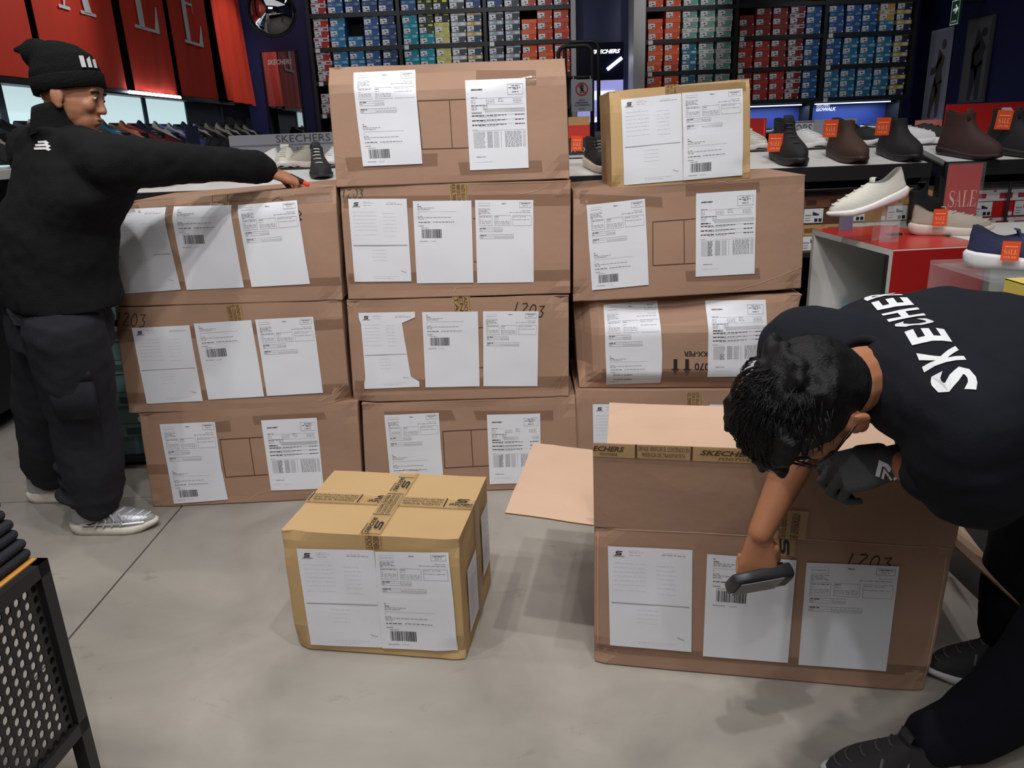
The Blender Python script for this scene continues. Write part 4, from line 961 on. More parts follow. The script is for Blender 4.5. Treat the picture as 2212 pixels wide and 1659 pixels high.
# ================================================================== left wall: banners, lit panels, slanted boxes
XW = -3.0
zb_ban = atx(250, 192, XW).z
def yat(px, py, x=XW): return atx(px, py, x).y
edges = [(3.2, yat(77, 180)), (yat(90, 180), yat(266, 193)), (yat(282, 195), yat(374, 200)), (yat(384, 200), yat(463, 212)), (yat(474, 215), 9.85)]
letters = ['S', 'A', 'L', 'E', None]
nm = ['leftmost red banner, partly behind the man in the beanie', 'red hanging banner with white serif letter A', 'red hanging banner with white serif letter L', 'dark red hanging banner with white serif letter E', 'bright orange-red hanging banner without letter, nearest the corner']
for i, ((y0, y1), ch) in enumerate(zip(edges, letters)):
    mb = MB(); n = 16; H0, H1 = zb_ban, 3.7
    def fb(a, b, o=0, y0=y0, y1=y1, i=i):
        wv = (.030 * math.sin(a * 22 + i) * (1 - b) * .6 + .02 * math.sin(a * 9 + 2 * i)) * (1 if i == 4 else .25)
        return Vector((XW + .03 + wv + .05 * (1 - b) ** 2 * (1 if i == 4 else .2) + o, y0 + (y1 - y0) * a, H0 + (H1 - H0) * b - .03 * (i == 4) * a * (1 - b)))
    g = [fb(k / n, j / 10) for j in range(11) for k in range(n + 1)]
    mb.add(g, [(j * (n + 1) + k, j * (n + 1) + k + 1, (j + 1) * (n + 1) + k + 1, (j + 1) * (n + 1) + k) for j in range(10) for k in range(n)])
    mb.add([fb(k / n, j / 10, -.004) for j in range(11) for k in range(n + 1)], [(j * (n + 1) + k, (j + 1) * (n + 1) + k, (j + 1) * (n + 1) + k + 1, j * (n + 1) + k + 1) for j in range(10) for k in range(n)])
    o = mb.build('sale_banner', [M_redcloth], None, True); tag(o, nm[i], 'banner', 'red banners along the left wall')
    if ch:
        lt = MB(); Lh = .72; zc = {'S': .48, 'A': .48, 'L': .49, 'E': .48}[ch]
        yc = (y0 + y1) / 2; wL = .50
        fz = lambda x, y: fb(((yc - wL / 2 + x * wL) - y0) / (y1 - y0), (zc + y * Lh) / (H1 - H0), .012)
        serif(ch, lt, fz, 0, 0, 1, 1, 0); lt.build('banner_letter', [M_whitecloth], o)
    MB().box((XW - .02, y0 + .01, zb_ban - .03), (XW + .05, y1 - .01, zb_ban - .005)).build('banner_rail', M_black, o)
# white panels: the tube's light on them is put in as emission
t = thing('lit_wall_panels', 'row of glowing white wall panels between dark posts under the banners', 'display', (XW, 6.5, 0))
zl0, zl1 = 1.20, zb_ban - .05
pc = mat('lit_panel', (206, 232, 236), .5, emit=.8); pd = mat('unlit_panel', (78, 88, 100), .6)  # emission stands in for tube light; the unlit copy is just coloured darker
ys = [3.2, yat(8, 240), yat(115, 240), yat(210, 240), yat(318, 260), yat(410, 270), yat(485, 280)]
for i in range(6):
    MB().box((XW - .03, ys[i] + .03, zl0), (XW - .01, ys[i + 1] - .03, zl1)).build('light_panel' if i < 5 else 'dark_panel', pc if i < 5 else pd, t)
for y in ys: MB().box((XW - .04, y - .035, 0.3), (XW + .0, y + .035, zl1 + .04)).build('panel_post', mat('steel_post', (60, 84, 98), .5), t)
MB().tube([(XW + .07, yat(262, 204), zl1 + .025), (XW + .07, yat(372, 214), zl1 + .025)], .016, 8).build('light_tube', mat('tube_white', (225, 235, 255), emit=9), t)
MB().box((XW - .04, 3.2, zl1 + .0), (XW + .10, 9.0, zl1 + .012)).build('light_shelf', M_black, t)
# shelf with slanted open shoe boxes
t = thing('wall_display_ledge', 'long ledge under the glowing panels holding slanted open shoe boxes', 'shelf', (-2.8, 6.3, 0))
MB().box((XW, 3.2, 1.24), (-2.35, 9.3, 1.28)).build('ledge_board', M_white, t)
MB().box((XW + .01, 3.2, .1), (-2.6, 9.3, 1.24)).build('ledge_back', M_dark, t)
def open_box(loc, bc, sk, lab, k, w_=.19):
    r_ = thing('open_shoe_box', lab, 'shoe box', loc, 'slanted open shoe boxes on the left ledge')
    Q = Matrix.Rotation(R(27), 3, 'Y'); mt_ = mat('obox%d' % k, bc, .6)
    mb = MB(); L_, h = .33, .085; th = .003
    for lo, hi in (((0, -w_ / 2, 0), (L_, w_ / 2, th)), ((0, -w_ / 2, 0), (L_, -w_ / 2 + th, h)), ((0, w_ / 2 - th, 0), (L_, w_ / 2, h)), ((0, -w_ / 2, 0), (th, w_ / 2, h)), ((L_ - th, -w_ / 2, 0), (L_, w_ / 2, h))): mb.box(lo, hi, 0, Q)
    o = mb.build('box_tray', [mt_]); o.parent = r_
    mb = MB().box((.06, -.01, -.16), (.26, .01, 0), 0); o = mb.build('box_support', [M_black]); o.parent = r_
    return r_
cols = [((96, 92, 84), 'white'), ((52, 52, 52), 'grey'), ((44, 46, 50), 'black_white'), ((60, 60, 60), 'plain_white'), ((70, 76, 80), 'grey'), ((70, 70, 72), 'navy'), ((96, 74, 62), 'white'), ((110, 84, 70), 'plain_white'), ((150, 52, 44), 'navy'),
        ((52, 40, 40), 'white'), ((96, 110, 190), 'plain_white'), ((54, 56, 60), 'navy'), ((46, 46, 52), 'plain_white'), ((50, 50, 52), 'grey'), ((66, 62, 60), 'white'), ((60, 58, 54), 'plain_white'), ((50, 46, 42), 'grey'), ((48, 44, 42), 'plain_white')]
cn = ['taupe', 'charcoal', 'black', 'dark grey', 'steel grey', 'grey', 'brown', 'tan', 'red', 'dark maroon', 'periwinkle blue', 'slate', 'inky black', 'graphite', 'stone grey', 'warm grey', 'umber', 'sooty brown']
sn = {'white': 'off-white', 'grey': 'beige', 'black_white': 'black and white', 'plain_white': 'white', 'navy': 'navy'}
PROTO['teal_run'] = shoe_meshes(.28, .09, .10, .032, instep=.55, collar=(.02, .40), col=(44, 130, 170), solec=(190, 240, 240), lace=(220, 240, 240), key='tl', heel=.11)
PROTO['coral_run'] = shoe_meshes(.28, .09, .10, .032, instep=.55, collar=(.02, .40), col=(220, 130, 100), solec=(240, 236, 232), lace=(240, 220, 210), key='cr', heel=.11)
for i in range(18):
    y = 4.0 + i * .285; bc, sk = cols[i]
    sk2 = 'teal_run' if i == 6 else ('coral_run' if i == 7 else sk)
    open_box((-2.86, y, 1.455), bc, sk2, '%s slanted open shoe box on the left ledge, %s from the camera side' % (cn[i], (ORD + ['sixteenth', 'seventeenth', 'eighteenth'])[i].replace('leftmost', 'first').replace('rightmost', 'fifteenth')), i)
    nmk = {'teal_run': 'teal', 'coral_run': 'coral'}.get(sk2) or sn[sk]
    o = shoe(sk2, (-2.835, y, 1.455 + .0), 0, '%s sneaker lying in the %s slanted open shoe box' % (nmk, cn[i]), 'sneakers in the slanted open boxes', tilt=R(27), sc=.98)
p = atx(418, 310, -2.42)
o = thing('price_stand', 'small navy blue sign stand before the slanted shoe boxes', 'sign', (-2.42, p.y, 1.28))
MB().box((-2.425, p.y - .13, 1.281), (-2.415, p.y + .13, 1.50)).build('sign_panel', mat('sign_navy', (58, 58, 96), .5), o)
MB().box((-2.414, p.y - .10, 1.31), (-2.413, p.y + .10, 1.36)).build('sign_band', mat('sign_lilac', (110, 108, 150), .5), o)

# tall mirror on the back wall, convex mirror
mir = mat('mirror_glass', (200, 200, 205), .03, 1)
t = thing('wall_mirror', 'tall narrow mirror on the navy back wall reflecting the orange banner', 'mirror', (-2.6, 9.95, 0))
a, b_, c_, d_ = aty(565, 113, 9.95), aty(640, 113, 9.95), aty(655, 290, 9.95), aty(588, 290, 9.95)
x0, x1, z0, z1_ = (a.x + d_.x) / 2, (b_.x + c_.x) / 2, 1.0, a.z
MB().box((x0, 9.955, z0), (x1, 9.985, z1_)).build('mirror_glass', mir, t)
MB().box((x0 - .015, 9.965, z0 - .015), (x1 + .015, 9.998, z1_ + .015)).build('mirror_frame', M_black, t)
pm = MB(); q = lambda a_, b2: Vector((x0 + .05 + a_ * (x1 - x0 - .1), 9.953, z1_ - .14 + b2 * .055)); put_text(pm, 'SKECHERS', q, 0, 0, 1, 1, 0, .03, .3); pm.build('mirror_lettering', [mat('soft_white', (210, 205, 205), .5)], t)
p = aty(587, 25, 7.6)
t = thing('convex_mirror', 'round convex security mirror hanging near the ceiling at left', 'mirror', p)
mb = MB(); rr_ = .205; fwd = (CAM - p).normalized(); u_, v_, _ = frame(fwd)
mb.rings([[p + u_ * math.cos(q_) * rr_ * k + v_ * math.sin(q_) * rr_ * k + fwd * (.09 * (1 - k * k)) for q_ in [2 * math.pi * i / 32 for i in range(32)]] for k in (1, .85, .7, .5, .3, .1)], 0)
mb.build('mirror_dome', [mir], t, True)
MB().tube([p + u_ * math.cos(q_) * rr_ + v_ * math.sin(q_) * rr_ for q_ in [2 * math.pi * i / 32 for i in range(33)]], .010, 6).build('mirror_rim', M_black, t, True)
MB().tube([p - fwd * .02, p - fwd * .1 + Vector((0, .1, .2)), Vector((p.x, p.y + .15, 4.0))], .012, 6).build('mirror_arm', M_black, t)

# ================================================================== passage in the back wall: pillars, screen, ladder cart, sign
t = struct('trim_1', MB().box((aty(1233, 60, YR).x, YR - .05, 0), (aty(1243, 60, YR).x, YR + .5, 4)), mat('pillar_grey', (176, 174, 176), .5), 'pale metal edge post right of the left rack')
t = struct('trim_2', MB().box((aty(1366, 60, YR).x, YR - .1, 0), (aty(1391, 60, YR).x, YR + .5, 4)), mat('pillar_white', (190, 188, 190), .5), 'pale pillar left of the right rack')
struct('trim_3', MB().box((aty(1243, 60, YR).x, YR + .3, 0), (aty(1366, 60, YR).x, YR + .4, 4)), mat('blue_door', (44, 54, 100), .5), 'blue panel between the two racks')
a = aty(1298, 92, YR + .25); b_ = aty(1346, 172, YR + .25); zc0 = aty(1346, 262, YR + .25).z
t = thing('lit_brand_display', 'dark glass display with glowing lettering between the two racks', 'display', (a.x, YR + .2, 0))
xa = aty(1243, 172, YR + .25).x + .02; xb = b_.x
MB().box((a.x - .28, YR + .24, b_.z), (xb, YR + .28, a.z)).build('dark_glass', mat('dark_glass', (14, 16, 36), .15), t)
MB().box((xa, YR + .24, zc0), (xb, YR + .28, b_.z)).build('lit_panel', mat('lit_window', (150, 150, 210), .4, emit=.8), t)
MB().box((xa, YR + .22, aty(1300, 215, YR + .2).z), (xb - .1, YR + .235, aty(1300, 196, YR + .2).z)).build('bright_panel', mat('bright_window', (235, 240, 255), .4, emit=1.0), t)
f = lambda px, py: aty(px, py, YR + .23)
pm = MB(); q = lambda a_, b2: Vector((f(1278 + 62 * a_, 105).x, YR + .23, f(1300, 116 - 9 * b2).z)); put_text(pm, 'SKECHERS', q, 0, 0, 1, 1, 0, .04, .3)
P0, P1 = f(1312, 150), f(1343, 125); pm.build('glowing_lettering', [mat('letter_glow', (245, 248, 255), .5, emit=1.6)], t)
MB().tube([P0, P1], .018, 8).build('light_tube', mat('tube_white'  , (225, 235, 255), emit=9), t)
put_b = MB(); q = lambda a_, b2: Vector((f(1284 + 22 * a_, 262).x, YR + .228, f(1290, 264 - 11 * b2).z)); put_text(put_b, 'SKE', q, 0, 0, 1, 1, 0, .05, .2); put_b.build('lower_lettering', [mat('letter_glow', (1, 1, 1))], t)
# black ladder cart handles
YC = 6.0
t = thing('ladder_cart', 'black tubular ladder cart handle rising behind the tall carton stack', 'cart', (aty(1250, 200, YC).x, YC, 0))
g = lambda px, py, y=YC: aty(px, py, y)
def hoop(x0, x1, yt, yd):
    a, b = g(x0, yt, yd), g(x1, yt, yd); r_ = .05
    pts = [(a.x, yd, 0)]
    for k in range(5): q_ = R(180 - k * 22.5); pts.append((a.x + r_ + r_ * math.cos(q_), yd, a.z - r_ + r_ * math.sin(q_)))
    for k in range(5): q_ = R(90 - k * 22.5); pts.append((b.x - r_ + r_ * math.cos(q_), yd, a.z - r_ + r_ * math.sin(q_)))
    pts.append((b.x, yd, 0)); return MB().tube(pts, .014, 8)
hoop(1206, 1279, 101, 5.9).build('handle_hoop', M_black, t, True); hoop(1220, 1293, 92, 6.35).build('handle_hoop', M_black, t, True)
MB().tube([g(1228, 168, 5.95), g(1292, 165, 5.95)], .010, 8).build('crossbar', M_black, t, True)
for z in (.3, .6, .9): MB().box((g(1210, 101, 5.9).x, 5.9, z), (g(1279, 101, 5.9).x, 6.35, z + .02)).build('step', M_black, t)
a, b_ = g(1233, 173, 5.9), g(1279, 240, 5.9)
t = thing('warning_sign', 'grey sign with red prohibition ring reading SOLO PERSONAL AUTORIZADO', 'sign', (a.x, 5.88, b_.z))
MB().box((a.x, 5.875, b_.z), (b_.x, 5.880, a.z)).build('sign_plate', mat('sign_plate', (176, 178, 188), .4), t)
w_ = b_.x - a.x; h_ = a.z - b_.z; q = lambda x, y: Vector((a.x + x * w_, 5.8735, b_.z + y * h_))
pm = MB(); asp = w_ / h_
ring = lambda r_: [(.5 + r_ * math.cos(k * math.pi / 14), .70 + r_ * asp * math.sin(k * math.pi / 14)) for k in range(29)]
for u_, v_ in zip(zip(ring(.30), ring(.30)[1:]), zip(ring(.235), ring(.235)[1:])): pm.add([q(*u_[0]), q(*u_[1]), q(*v_[1]), q(*v_[0])], [(0, 1, 2, 3)], 1)
stroke(pm, [(.33, .82), (.68, .57)], .045, q, 1)
for x in (.43, .57): stroke(pm, [(x, .56), (x, .84)], .022, q, 0)
for y in (.60, .66, .72, .78): stroke(pm, [(.42, y), (.58, y)], .016, q, 0)
stroke(pm, [(.5, .62), (.5, .78)], .06, q, 0); stroke(pm, [(.5, .76), (.41, .84)], .03, q, 0); stroke(pm, [(.5, .76), (.59, .84)], .03, q, 0); pm.add([q(.5 + .035 * math.cos(k), .83 + .03 * math.sin(k)) for k in range(0, 6)], [(0, 1, 2, 3, 4, 5)], 0)
put_text(pm, 'SOLO', q, .36, .335, .64, .385, 0, .03); put_text(pm, 'PERSONAL', q, .20, .255, .80, .305, 0, .03); put_text(pm, 'AUTORIZADO', q, .13, .175, .87, .225, 0, .03); put_text(pm, 'SKECHERS', q, .34, .07, .66, .095, 0, .03, .3)
pm.build('sign_print', [M_ink, mat('sign_red', (190, 30, 34), .5)], t)
for x in (.1, .9): MB().tube([q(x, 1), q(x, 1.1)], .003, 5).build('sign_hook', M_white, t)
# ================================================================== long white display bench behind the stacks
ZF, YF, YB = aty(1800, 358, 3.45).z, 3.45, 3.92
ZB = aty(1800, 322, YB).z
def bench(name, lab, x0, x1, tier=True, x0b=None):
    x0b = x0 if x0b is None else x0b
    t = thing(name, lab, 'table', ((x0 + x1) / 2, YF + .3, 0)); th = .02
    MB().hexa([(x0, YF, ZF - th), (x1, YF, ZF - th), (x1, YB, ZB - th), (x0b, YB, ZB - th), (x0, YF, ZF), (x1, YF, ZF), (x1, YB, ZB), (x0b, YB, ZB)]).build('white_top', M_white, t)
    MB().box((x0 - .012, YF - .02, ZF - .062), (x1 + .012, YF - .001, ZF - .002)).build('front_edge', M_black, t)
    for xx, xb in ((x0, x0b), (x1, x1)):
        MB().hexa([(xx - .012, YF, ZF - .062), (xx + .012, YF, ZF - .062), (xb + .012, YB, ZB - .062), (xb - .012, YB, ZB - .062), (xx - .012, YF, ZF - .021), (xx + .012, YF, ZF - .021), (xb + .012, YB, ZB - .021), (xb - .012, YB, ZB - .021)]).build('side_edge', M_black, t)
        MB().box((xx - .02, YF + .0, 0), (xx + .02, YF + .04, ZF - .062)).build('leg', M_black, t); MB().box((xb - .02, YB + .5, 0), (xb + .02, YB + .54, ZB)).build('leg', M_black, t)
    MB().box((x0b, YB + .02, ZB - .03), (x1, YB + .60, ZB + .002)).build('rear_tier', M_white, t)
    MB().box((x0b, YB + .001, ZB - .05), (x1, YB + .02, ZB + .006)).build('tier_edge', M_black, t)
    for z in (.42, .80): MB().box((x0, YF + .02, z - .02), (x1, YF + .55, z)).build('lower_shelf', M_dark, t)
    MB().box((x0, YF + .55, .1), (x1, YF + .57, ZF - .1)).build('rear_panel', mat('bench_back', (36, 34, 38), .7), t)
    for k in range(int((x1 - x0) / .5)): MB().tube([(x0 + .3 + k * .5, YF + .01, ZF - .10), (x0 + .3 + k * .5, YF + .01, .02)], .006, 6).build('wire_upright', M_black, t)
    MB().tube([(x0, YF + .01, ZF - .10), (x1, YF + .01, ZF - .10)], .006, 6).build('wire_rail', M_black, t)
    return t
X1 = aty(2003, 351, YF).x
bench('display_bench', 'long white-topped shoe bench with black edge running behind all the carton stacks', -2.05, X1)
bench('display_bench', 'second white-topped shoe bench with black edge at the far right', aty(2045, 351, YF).x, 4.3, x0b=aty(1978, 314, YB).x)
def on_bench(px, py):
    """point on the slanted white top along the pixel ray"""
    r_ = ray(px, py); n_ = Vector((0, -(ZB - ZF), YB - YF)); o_ = Vector((0, YF, ZF)); return CAM + r_ * ((o_ - CAM).dot(n_) / r_.dot(n_))
def place(key, px, py, rz, label, sale=None, **kw):
    p = on_bench(px, py); d = Vector((math.cos(R(rz)), math.sin(R(rz)), 0)); q = p - d * .14
    return shoe(key, (q.x, q.y, ZF + (q.y - YF) * (ZB - ZF) / (YB - YF) + .002 - .012 * 0), R(rz), label, None, sale=sale, tilt=-math.atan2(ZB - ZF, YB - YF) * d.y, **kw)
TG = lambda x, y, z, a=75, w_=.052: (x, y, z, R(a), w_)
place('trail', 1296, 368, -70, 'black trail shoe with pale sole and orange tag between the two tall stacks', TG(.02, -.06, .07, 62))
place('boot_black', 1695, 350, -86, 'black lace-up hiking boot with orange tag on the front bench', TG(.16, -.062, .045, 80, .055), sc=1.12)
place('boot_brown', 1822, 345, -86, 'brown slip-in boot with orange tag on the front bench', TG(.10, -.058, .085, 80, .055), sc=1.1)
place('boot_slip', 1934, 341, -86, 'black slip-in boot with orange tag on the front bench', TG(.10, -.058, .085, 80, .055), sc=1.1)
place('chelsea', 2084, 340, -66, 'brown ankle boot without tag on the far right bench', None, sc=1.06)
place('chelsea_black', 2190, 336, -60, 'black ankle boot with orange tag cut by the right edge of the photo', TG(.09, -.06, .10, 50, .06), sc=1.06)
place('black_lace', 690, 380, -72, 'black lace-up boot behind the marker hand', None, sc=1.0)
place('grey', 300, 398, -28, 'large grey sneaker on the bench beside the man in black fleece', None, sc=1.25)
place('black_white', 425, 392, -80, 'black shoe peeking out under the sleeve on the bench', None, sc=.8)
def tier(key, px, rz, label, sc=1.0):
    y = YB + .22; p = aty(px, 300, y); d = Vector((math.cos(R(rz)), math.sin(R(rz)), 0)); q = Vector((p.x, y, 0)) - d * .14
    return shoe(key, (q.x, q.y, ZB + .004), R(rz), label, None, sc=sc)
tier('white', 612, -80, 'off-white sneaker toe-on before the court classics sign', 1.1)
tier('grey', 655, -110, 'grey and white laced shoe half hidden behind the black boot')
tier('plain_white', 722, -90, 'white shoe cut off by the tall centre stack', 1.15)
tier('white', 1622, -80, 'cream shoe toe beside the small top carton')
tier('plain_white', 1738, -75, 'white and silver sneaker under the BOBS sign', 1.1)
tier('grey', 1795, -100, 'beige sneaker before the blank grey sign')
tier('black_white', 1868, -80, 'black sneaker with grey toe right of the blank grey sign', 1.1)
tier('plain_white', 1955, -20, 'white sneaker in the back corner between the benches', 1.1)
tier('black_white', 1995, -30, 'black sneaker with white sole before the big red sign', 1.15)
tier('plain_white', 545, 160, 'white sneaker behind the sleeve on the rear tier')
M_sign = mat('grey_sign', (150, 152, 160), .45); M_sign2 = mat('sign_white', (176, 176, 184), .45)
def sign(lab, quad, y, mt, prints=(), name='sign_board', cat='sign', th=.006):
    a, b, c, d = [aty(*p, y) for p in quad]; z0 = (c.z + d.z) / 2; t = thing(name, lab, cat, ((a.x + b.x) / 2, y, ZB))
    x0, x1, z1 = (a.x + d.x) / 2, (b.x + c.x) / 2, (a.z + b.z) / 2; z0 = max(z0, ZB + .003)
    MB().box((x0, y, z0), (x1, y + th, z1)).build('sign_panel', mt, t)
    f = lambda u, v: Vector((x0 + u * (x1 - x0), y - .0015, z0 + v * (z1 - z0)))
    for it in prints:
        pm = MB()
        if it[0] == '#R': rect(pm, f, *it[1:5])
        else: put_text(pm, it[0], f, it[1], it[2], it[3], it[4], 0, it[6] if len(it) > 6 else .0, it[7] if len(it) > 7 else 0)
        pm.build('sign_lettering', [it[5]], t)
    return t
M_sg = mat('sign_letter_dark', (60, 60, 66), .5)
sign('long grey sign lettered COURT CLASSICS behind the reaching arm', ((497, 291), (722, 287), (722, 346), (497, 350)), YB + .52, M_sign,
     [('SKECHERS', .45, .68, .97, .95, M_sg), ('#R', 0, .60, 1, .615, M_sg), ('#R', 0, .57, 1, .58, M_sg), ('COURT CLASSICS', .55, .36, .88, .50, M_sg), ('Air-Cooled', .64, .2, .80, .30, M_sg), ('#R', .61, .03, .78, .15, M_sg)])
sign('pale BOBS sign behind the black hiking boot', ((1700, 262), (1757, 261), (1757, 312), (1700, 313)), YB + .50, M_sign2, [('BOBS', .12, .50, .92, .86, M_sg), ('#R', 0, .93, 1, .97, M_sg), ('#R', 0, .36, 1, .40, M_sg)])
sign('blank grey sign right of the BOBS sign', ((1758, 258), (1849, 256), (1849, 306), (1758, 306)), YB + .50, M_sign)
sign('dark red sign right of the small top carton', ((1618, 256), (1655, 255), (1655, 312), (1618, 312)), YB + .50, M_red, [('#R', .86, .08, .89, .94, mat('sign_pink', (220, 130, 120), .5))])
sign('tan and red poster strip beside the ladder cart', ((1228, 252), (1274, 252), (1274, 344), (1228, 346)), YB + .50, mat('poster_dark', (46, 38, 36), .5), [('#R', 0, .78, 1, 1, mat('poster_tan', (190, 148, 96), .6)), ('#R', 0, .45, 1, .78, mat('poster_red', (206, 50, 36), .6)), ('A * X', .1, .08, .9, .2, M_white)])
sign('big bright red sign with white slanted letters MI at the right edge', ((2042, 226), (2300, 216), (2300, 306), (2036, 312)), YB + .45, M_red,
     [('MI', .36, .16, .90, .86, mat('sign_letter_white', (222, 214, 214), .5), .05, .3)])
sign('small pink sign left of the big red sign', ((1976, 260), (2034, 258), (2034, 296), (1976, 298)), YB + .50, mat('pink_sign', (206, 120, 112), .5), [('SK-1900', .3, .35, .9, .6, mat('pink_letter', (240, 190, 180), .5))])

# shoe boxes on the lower shelves of the benches
lowb = [(1780, 'brown', 'dark brown shoe box, upper one right of the wide carton', 1), (1780, 'kraft', 'kraft shoe box, lower one right of the wide carton', 0), (1870, 'kraft', 'kraft shoe box behind the tilted off-white sneaker, upper', 1), (1870, 'pale', 'pale shoe box behind the tilted off-white sneaker, lower', 0),
        (1960, 'kraft', 'kraft shoe box with thumb hole left of the clear SALE sign', 1), (1960, 'pale', 'white-labelled shoe box left of the clear SALE sign', 0), (2050, 'kraft', 'kraft shoe box behind the clear SALE sign, upper', 1), (2050, 'brown', 'brown shoe box behind the clear SALE sign, lower', 0),
        (2143, 'white', 'red shoe box with white lid, upper one under the far right bench', 1), (2143, 'white', 'red shoe box with white lid, lower one under the far right bench', 0), (2233, 'white', 'white-lidded red box at the right photo edge, upper', 1), (2233, 'red', 'white-lidded red box at the right photo edge, lower', 0)]
for px, k, lb, lvl in lowb:
    p = aty(px, 440, YF + .06); shoe_box(k, (p.x, YF + .05, .801 + lvl * .122), 0, lb, 'shoe boxes under the benches', 1.08)
# sea green boxes seen between the man's legs and the left stack
for j in range(2):
    for i in range(7):
        z = .06 + i * .1455 + (.03 if i > 3 else 0)
        if j == 1: continue
        p = aty(222, 800, 3.2); shoe_box('sea', (p.x + .02, 3.2, z), R(4), 'sea green shoe box, %s of the column left of the left stack' % ('lowest', 'second up', 'third up', 'fourth up', 'fifth up', 'sixth up', 'topmost')[i], 'sea green shoe boxes left of the stacks', 1.28)
t = thing('low_shelf_unit', 'black low shelf unit under the sea green shoe boxes', 'shelf', (-1.85, 3.3, 0))
p = aty(222, 800, 3.2).x
MB().box((p - .22, 3.18, .035), (p + .22, 3.6, .058)).build('shelf_board', M_black, t)
for xx in (p - .2, p + .2):
    for yy in (3.2, 3.56): MB().box((xx - .015, yy, 0), (xx + .015, yy + .03, .035)).build('leg', M_black, t)

# ================================================================== red and white display cube with sneakers
ZC = .93
A, B_, C_ = atz(1755, 495, ZC), atz(1930, 540, ZC), atz(2133, 530, ZC); D_ = A + C_ - B_
t = thing('display_cube', 'open-sided white display cube with red top and red front', 'display', ((A.x + C_.x) / 2, (A.y + C_.y) / 2, 0))
dn = Vector((0, 0, -1)); HC = .42; tk = .022
e1 = (A - B_).normalized(); e2 = (C_ - B_).normalized()
MB().slab(B_, C_, D_, A, dn * tk).build('cube_top', M_white, t)
MB().slab(B_ + Vector((0, 0, .0015)), C_ + Vector((0, 0, .0015)), D_ + Vector((0, 0, .0015)), A + Vector((0, 0, .0015)), dn * .0014).build('red_top_sheet', mat('red_top', (186, 44, 36), .3), t)
MB().slab(B_ + dn * HC, C_ + dn * HC, D_ + dn * HC, A + dn * HC, dn * tk).build('cube_bottom', M_white, t)
def wall_(p, q, inn, name, mt): 
    MB().slab(p + dn * tk, q + dn * tk, q + dn * HC, p + dn * HC, inn * tk).build(name, mt, t)
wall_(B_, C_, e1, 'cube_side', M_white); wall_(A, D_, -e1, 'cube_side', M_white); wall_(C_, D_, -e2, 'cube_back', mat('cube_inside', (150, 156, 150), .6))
MB().slab(B_ + dn * .004 - e1 * .0012, C_ + dn * .004 - e1 * .0012, C_ + dn * HC - e1 * .0012, B_ + dn * HC - e1 * .0012, e1 * .001).build('red_front_sheet', mat('red_front', (160, 24, 24), .4), t)
MB().slab(B_ + dn * (HC + tk) + e1 * .03 + e2 * .03, C_ + dn * (HC + tk) + e1 * .03 - e2 * .03, D_ + dn * (HC + tk) - e1 * .03 - e2 * .03, A + dn * (HC + tk) - e1 * .03 + e2 * .03, dn * (ZC - HC - tk - .001)).build('cube_plinth', M_black, t)
p = atz(1800, 640, ZC - HC); az = math.atan2(-e1.y, -e1.x)
shoe_box('aqua', (A.x + e2.x * .12 - e1.x * .17, A.y + e2.y * .12 - e1.y * .17 , ZC - HC + .001), math.atan2(e1.y, e1.x) + math.pi, 'pale aqua shoe box inside the open display cube', 'shoe box in the display cube', 1.0)
def on_cube(px, py): return atz(px, py, ZC + .002)
# tilted white sneaker on clear riser
p = on_cube(1810, 492); 
t = thing('acrylic_riser', 'clear acrylic riser holding the tilted off-white sneaker', 'display stand', (p.x, p.y, ZC))
M_acr = mat('acrylic', (225, 230, 235), .08, alpha=.12)
sA = aty(1812, 462, 2.86); sB = aty(1952, 418, 2.86)
g = on_cube(1935, 500); g.x = aty(1926, 470, 2.84).x
MB().box((g.x - .035, 2.84, ZC + .002), (g.x + .035, 2.845, aty(1935, 440, 2.84).z)).build('riser_plate', M_acr, t)
MB().box((g.x - .035, 2.90, ZC + .002), (g.x + .035, 2.905, aty(1935, 440, 2.84).z)).build('riser_plate', M_acr, t)
q0 = on_cube(1826, 498); MB().box((q0.x - .028, q0.y, ZC + .002), (q0.x + .028, q0.y + .004, ZC + .062)).build('price_card', mat('card_grey', (110, 112, 136), .4), t)
ang = math.atan2(sB.z - sA.z, sB.x - sA.x)
o = shoe('white', (sB.x + .02, 2.87, sB.z - .012), math.pi, 'off-white sneaker tilted toe-down on a clear riser', None, tilt=ang * 1.0, sc=1.0)
p = on_cube(1975, 508)
shoe('grey', (p.x - .01, p.y + .02, ZC + .002), R(-14), 'beige laced sneaker with orange tag on the red cube top', None, sale=(.085, -.062, .04, R(8), .05))
t = thing('sale_stand', 'clear acrylic stand with red SALE card behind the beige sneaker', 'sign', (0, 0, 0)); 
a, b_, c_, d_ = aty(2048, 352, 3.02), aty(2123, 357, 3.02), aty(2105, 492, 3.02), aty(2036, 486, 3.02)
t.location = ((c_.x + d_.x) / 2, 3.02, ZC)
x0, x1, z0_, z1_ = (a.x + d_.x) / 2, (b_.x + c_.x) / 2, ZC + .003, (a.z + b_.z) / 2
MB().box((x0, 3.02, z0_), (x1, 3.024, z1_)).build('red_card', mat('card_red', (176, 40, 34), .3), t)
MB().box((x0 - .006, 3.012, z0_), (x1 + .008, 3.015, z1_ + .006)).build('acrylic_sleeve', mat('acrylic2', (225, 230, 235), .08, alpha=.05), t)
pm = MB(); f = lambda u, v: Vector((x0 + u * (x1 - x0), 3.0185, z0_ + v * (z1_ - z0_)))
for i, ch in enumerate('SALE'): serif(ch, pm, f, .10 + i * .21, .38, .2, .24, 0)
pm.build('card_lettering', [mat('card_letter', (230, 170, 160), .5)], t)
p = on_cube(1918, 516)
t = thing('box_cutter', 'red and black box cutter lying on the red cube top', 'tool', p)
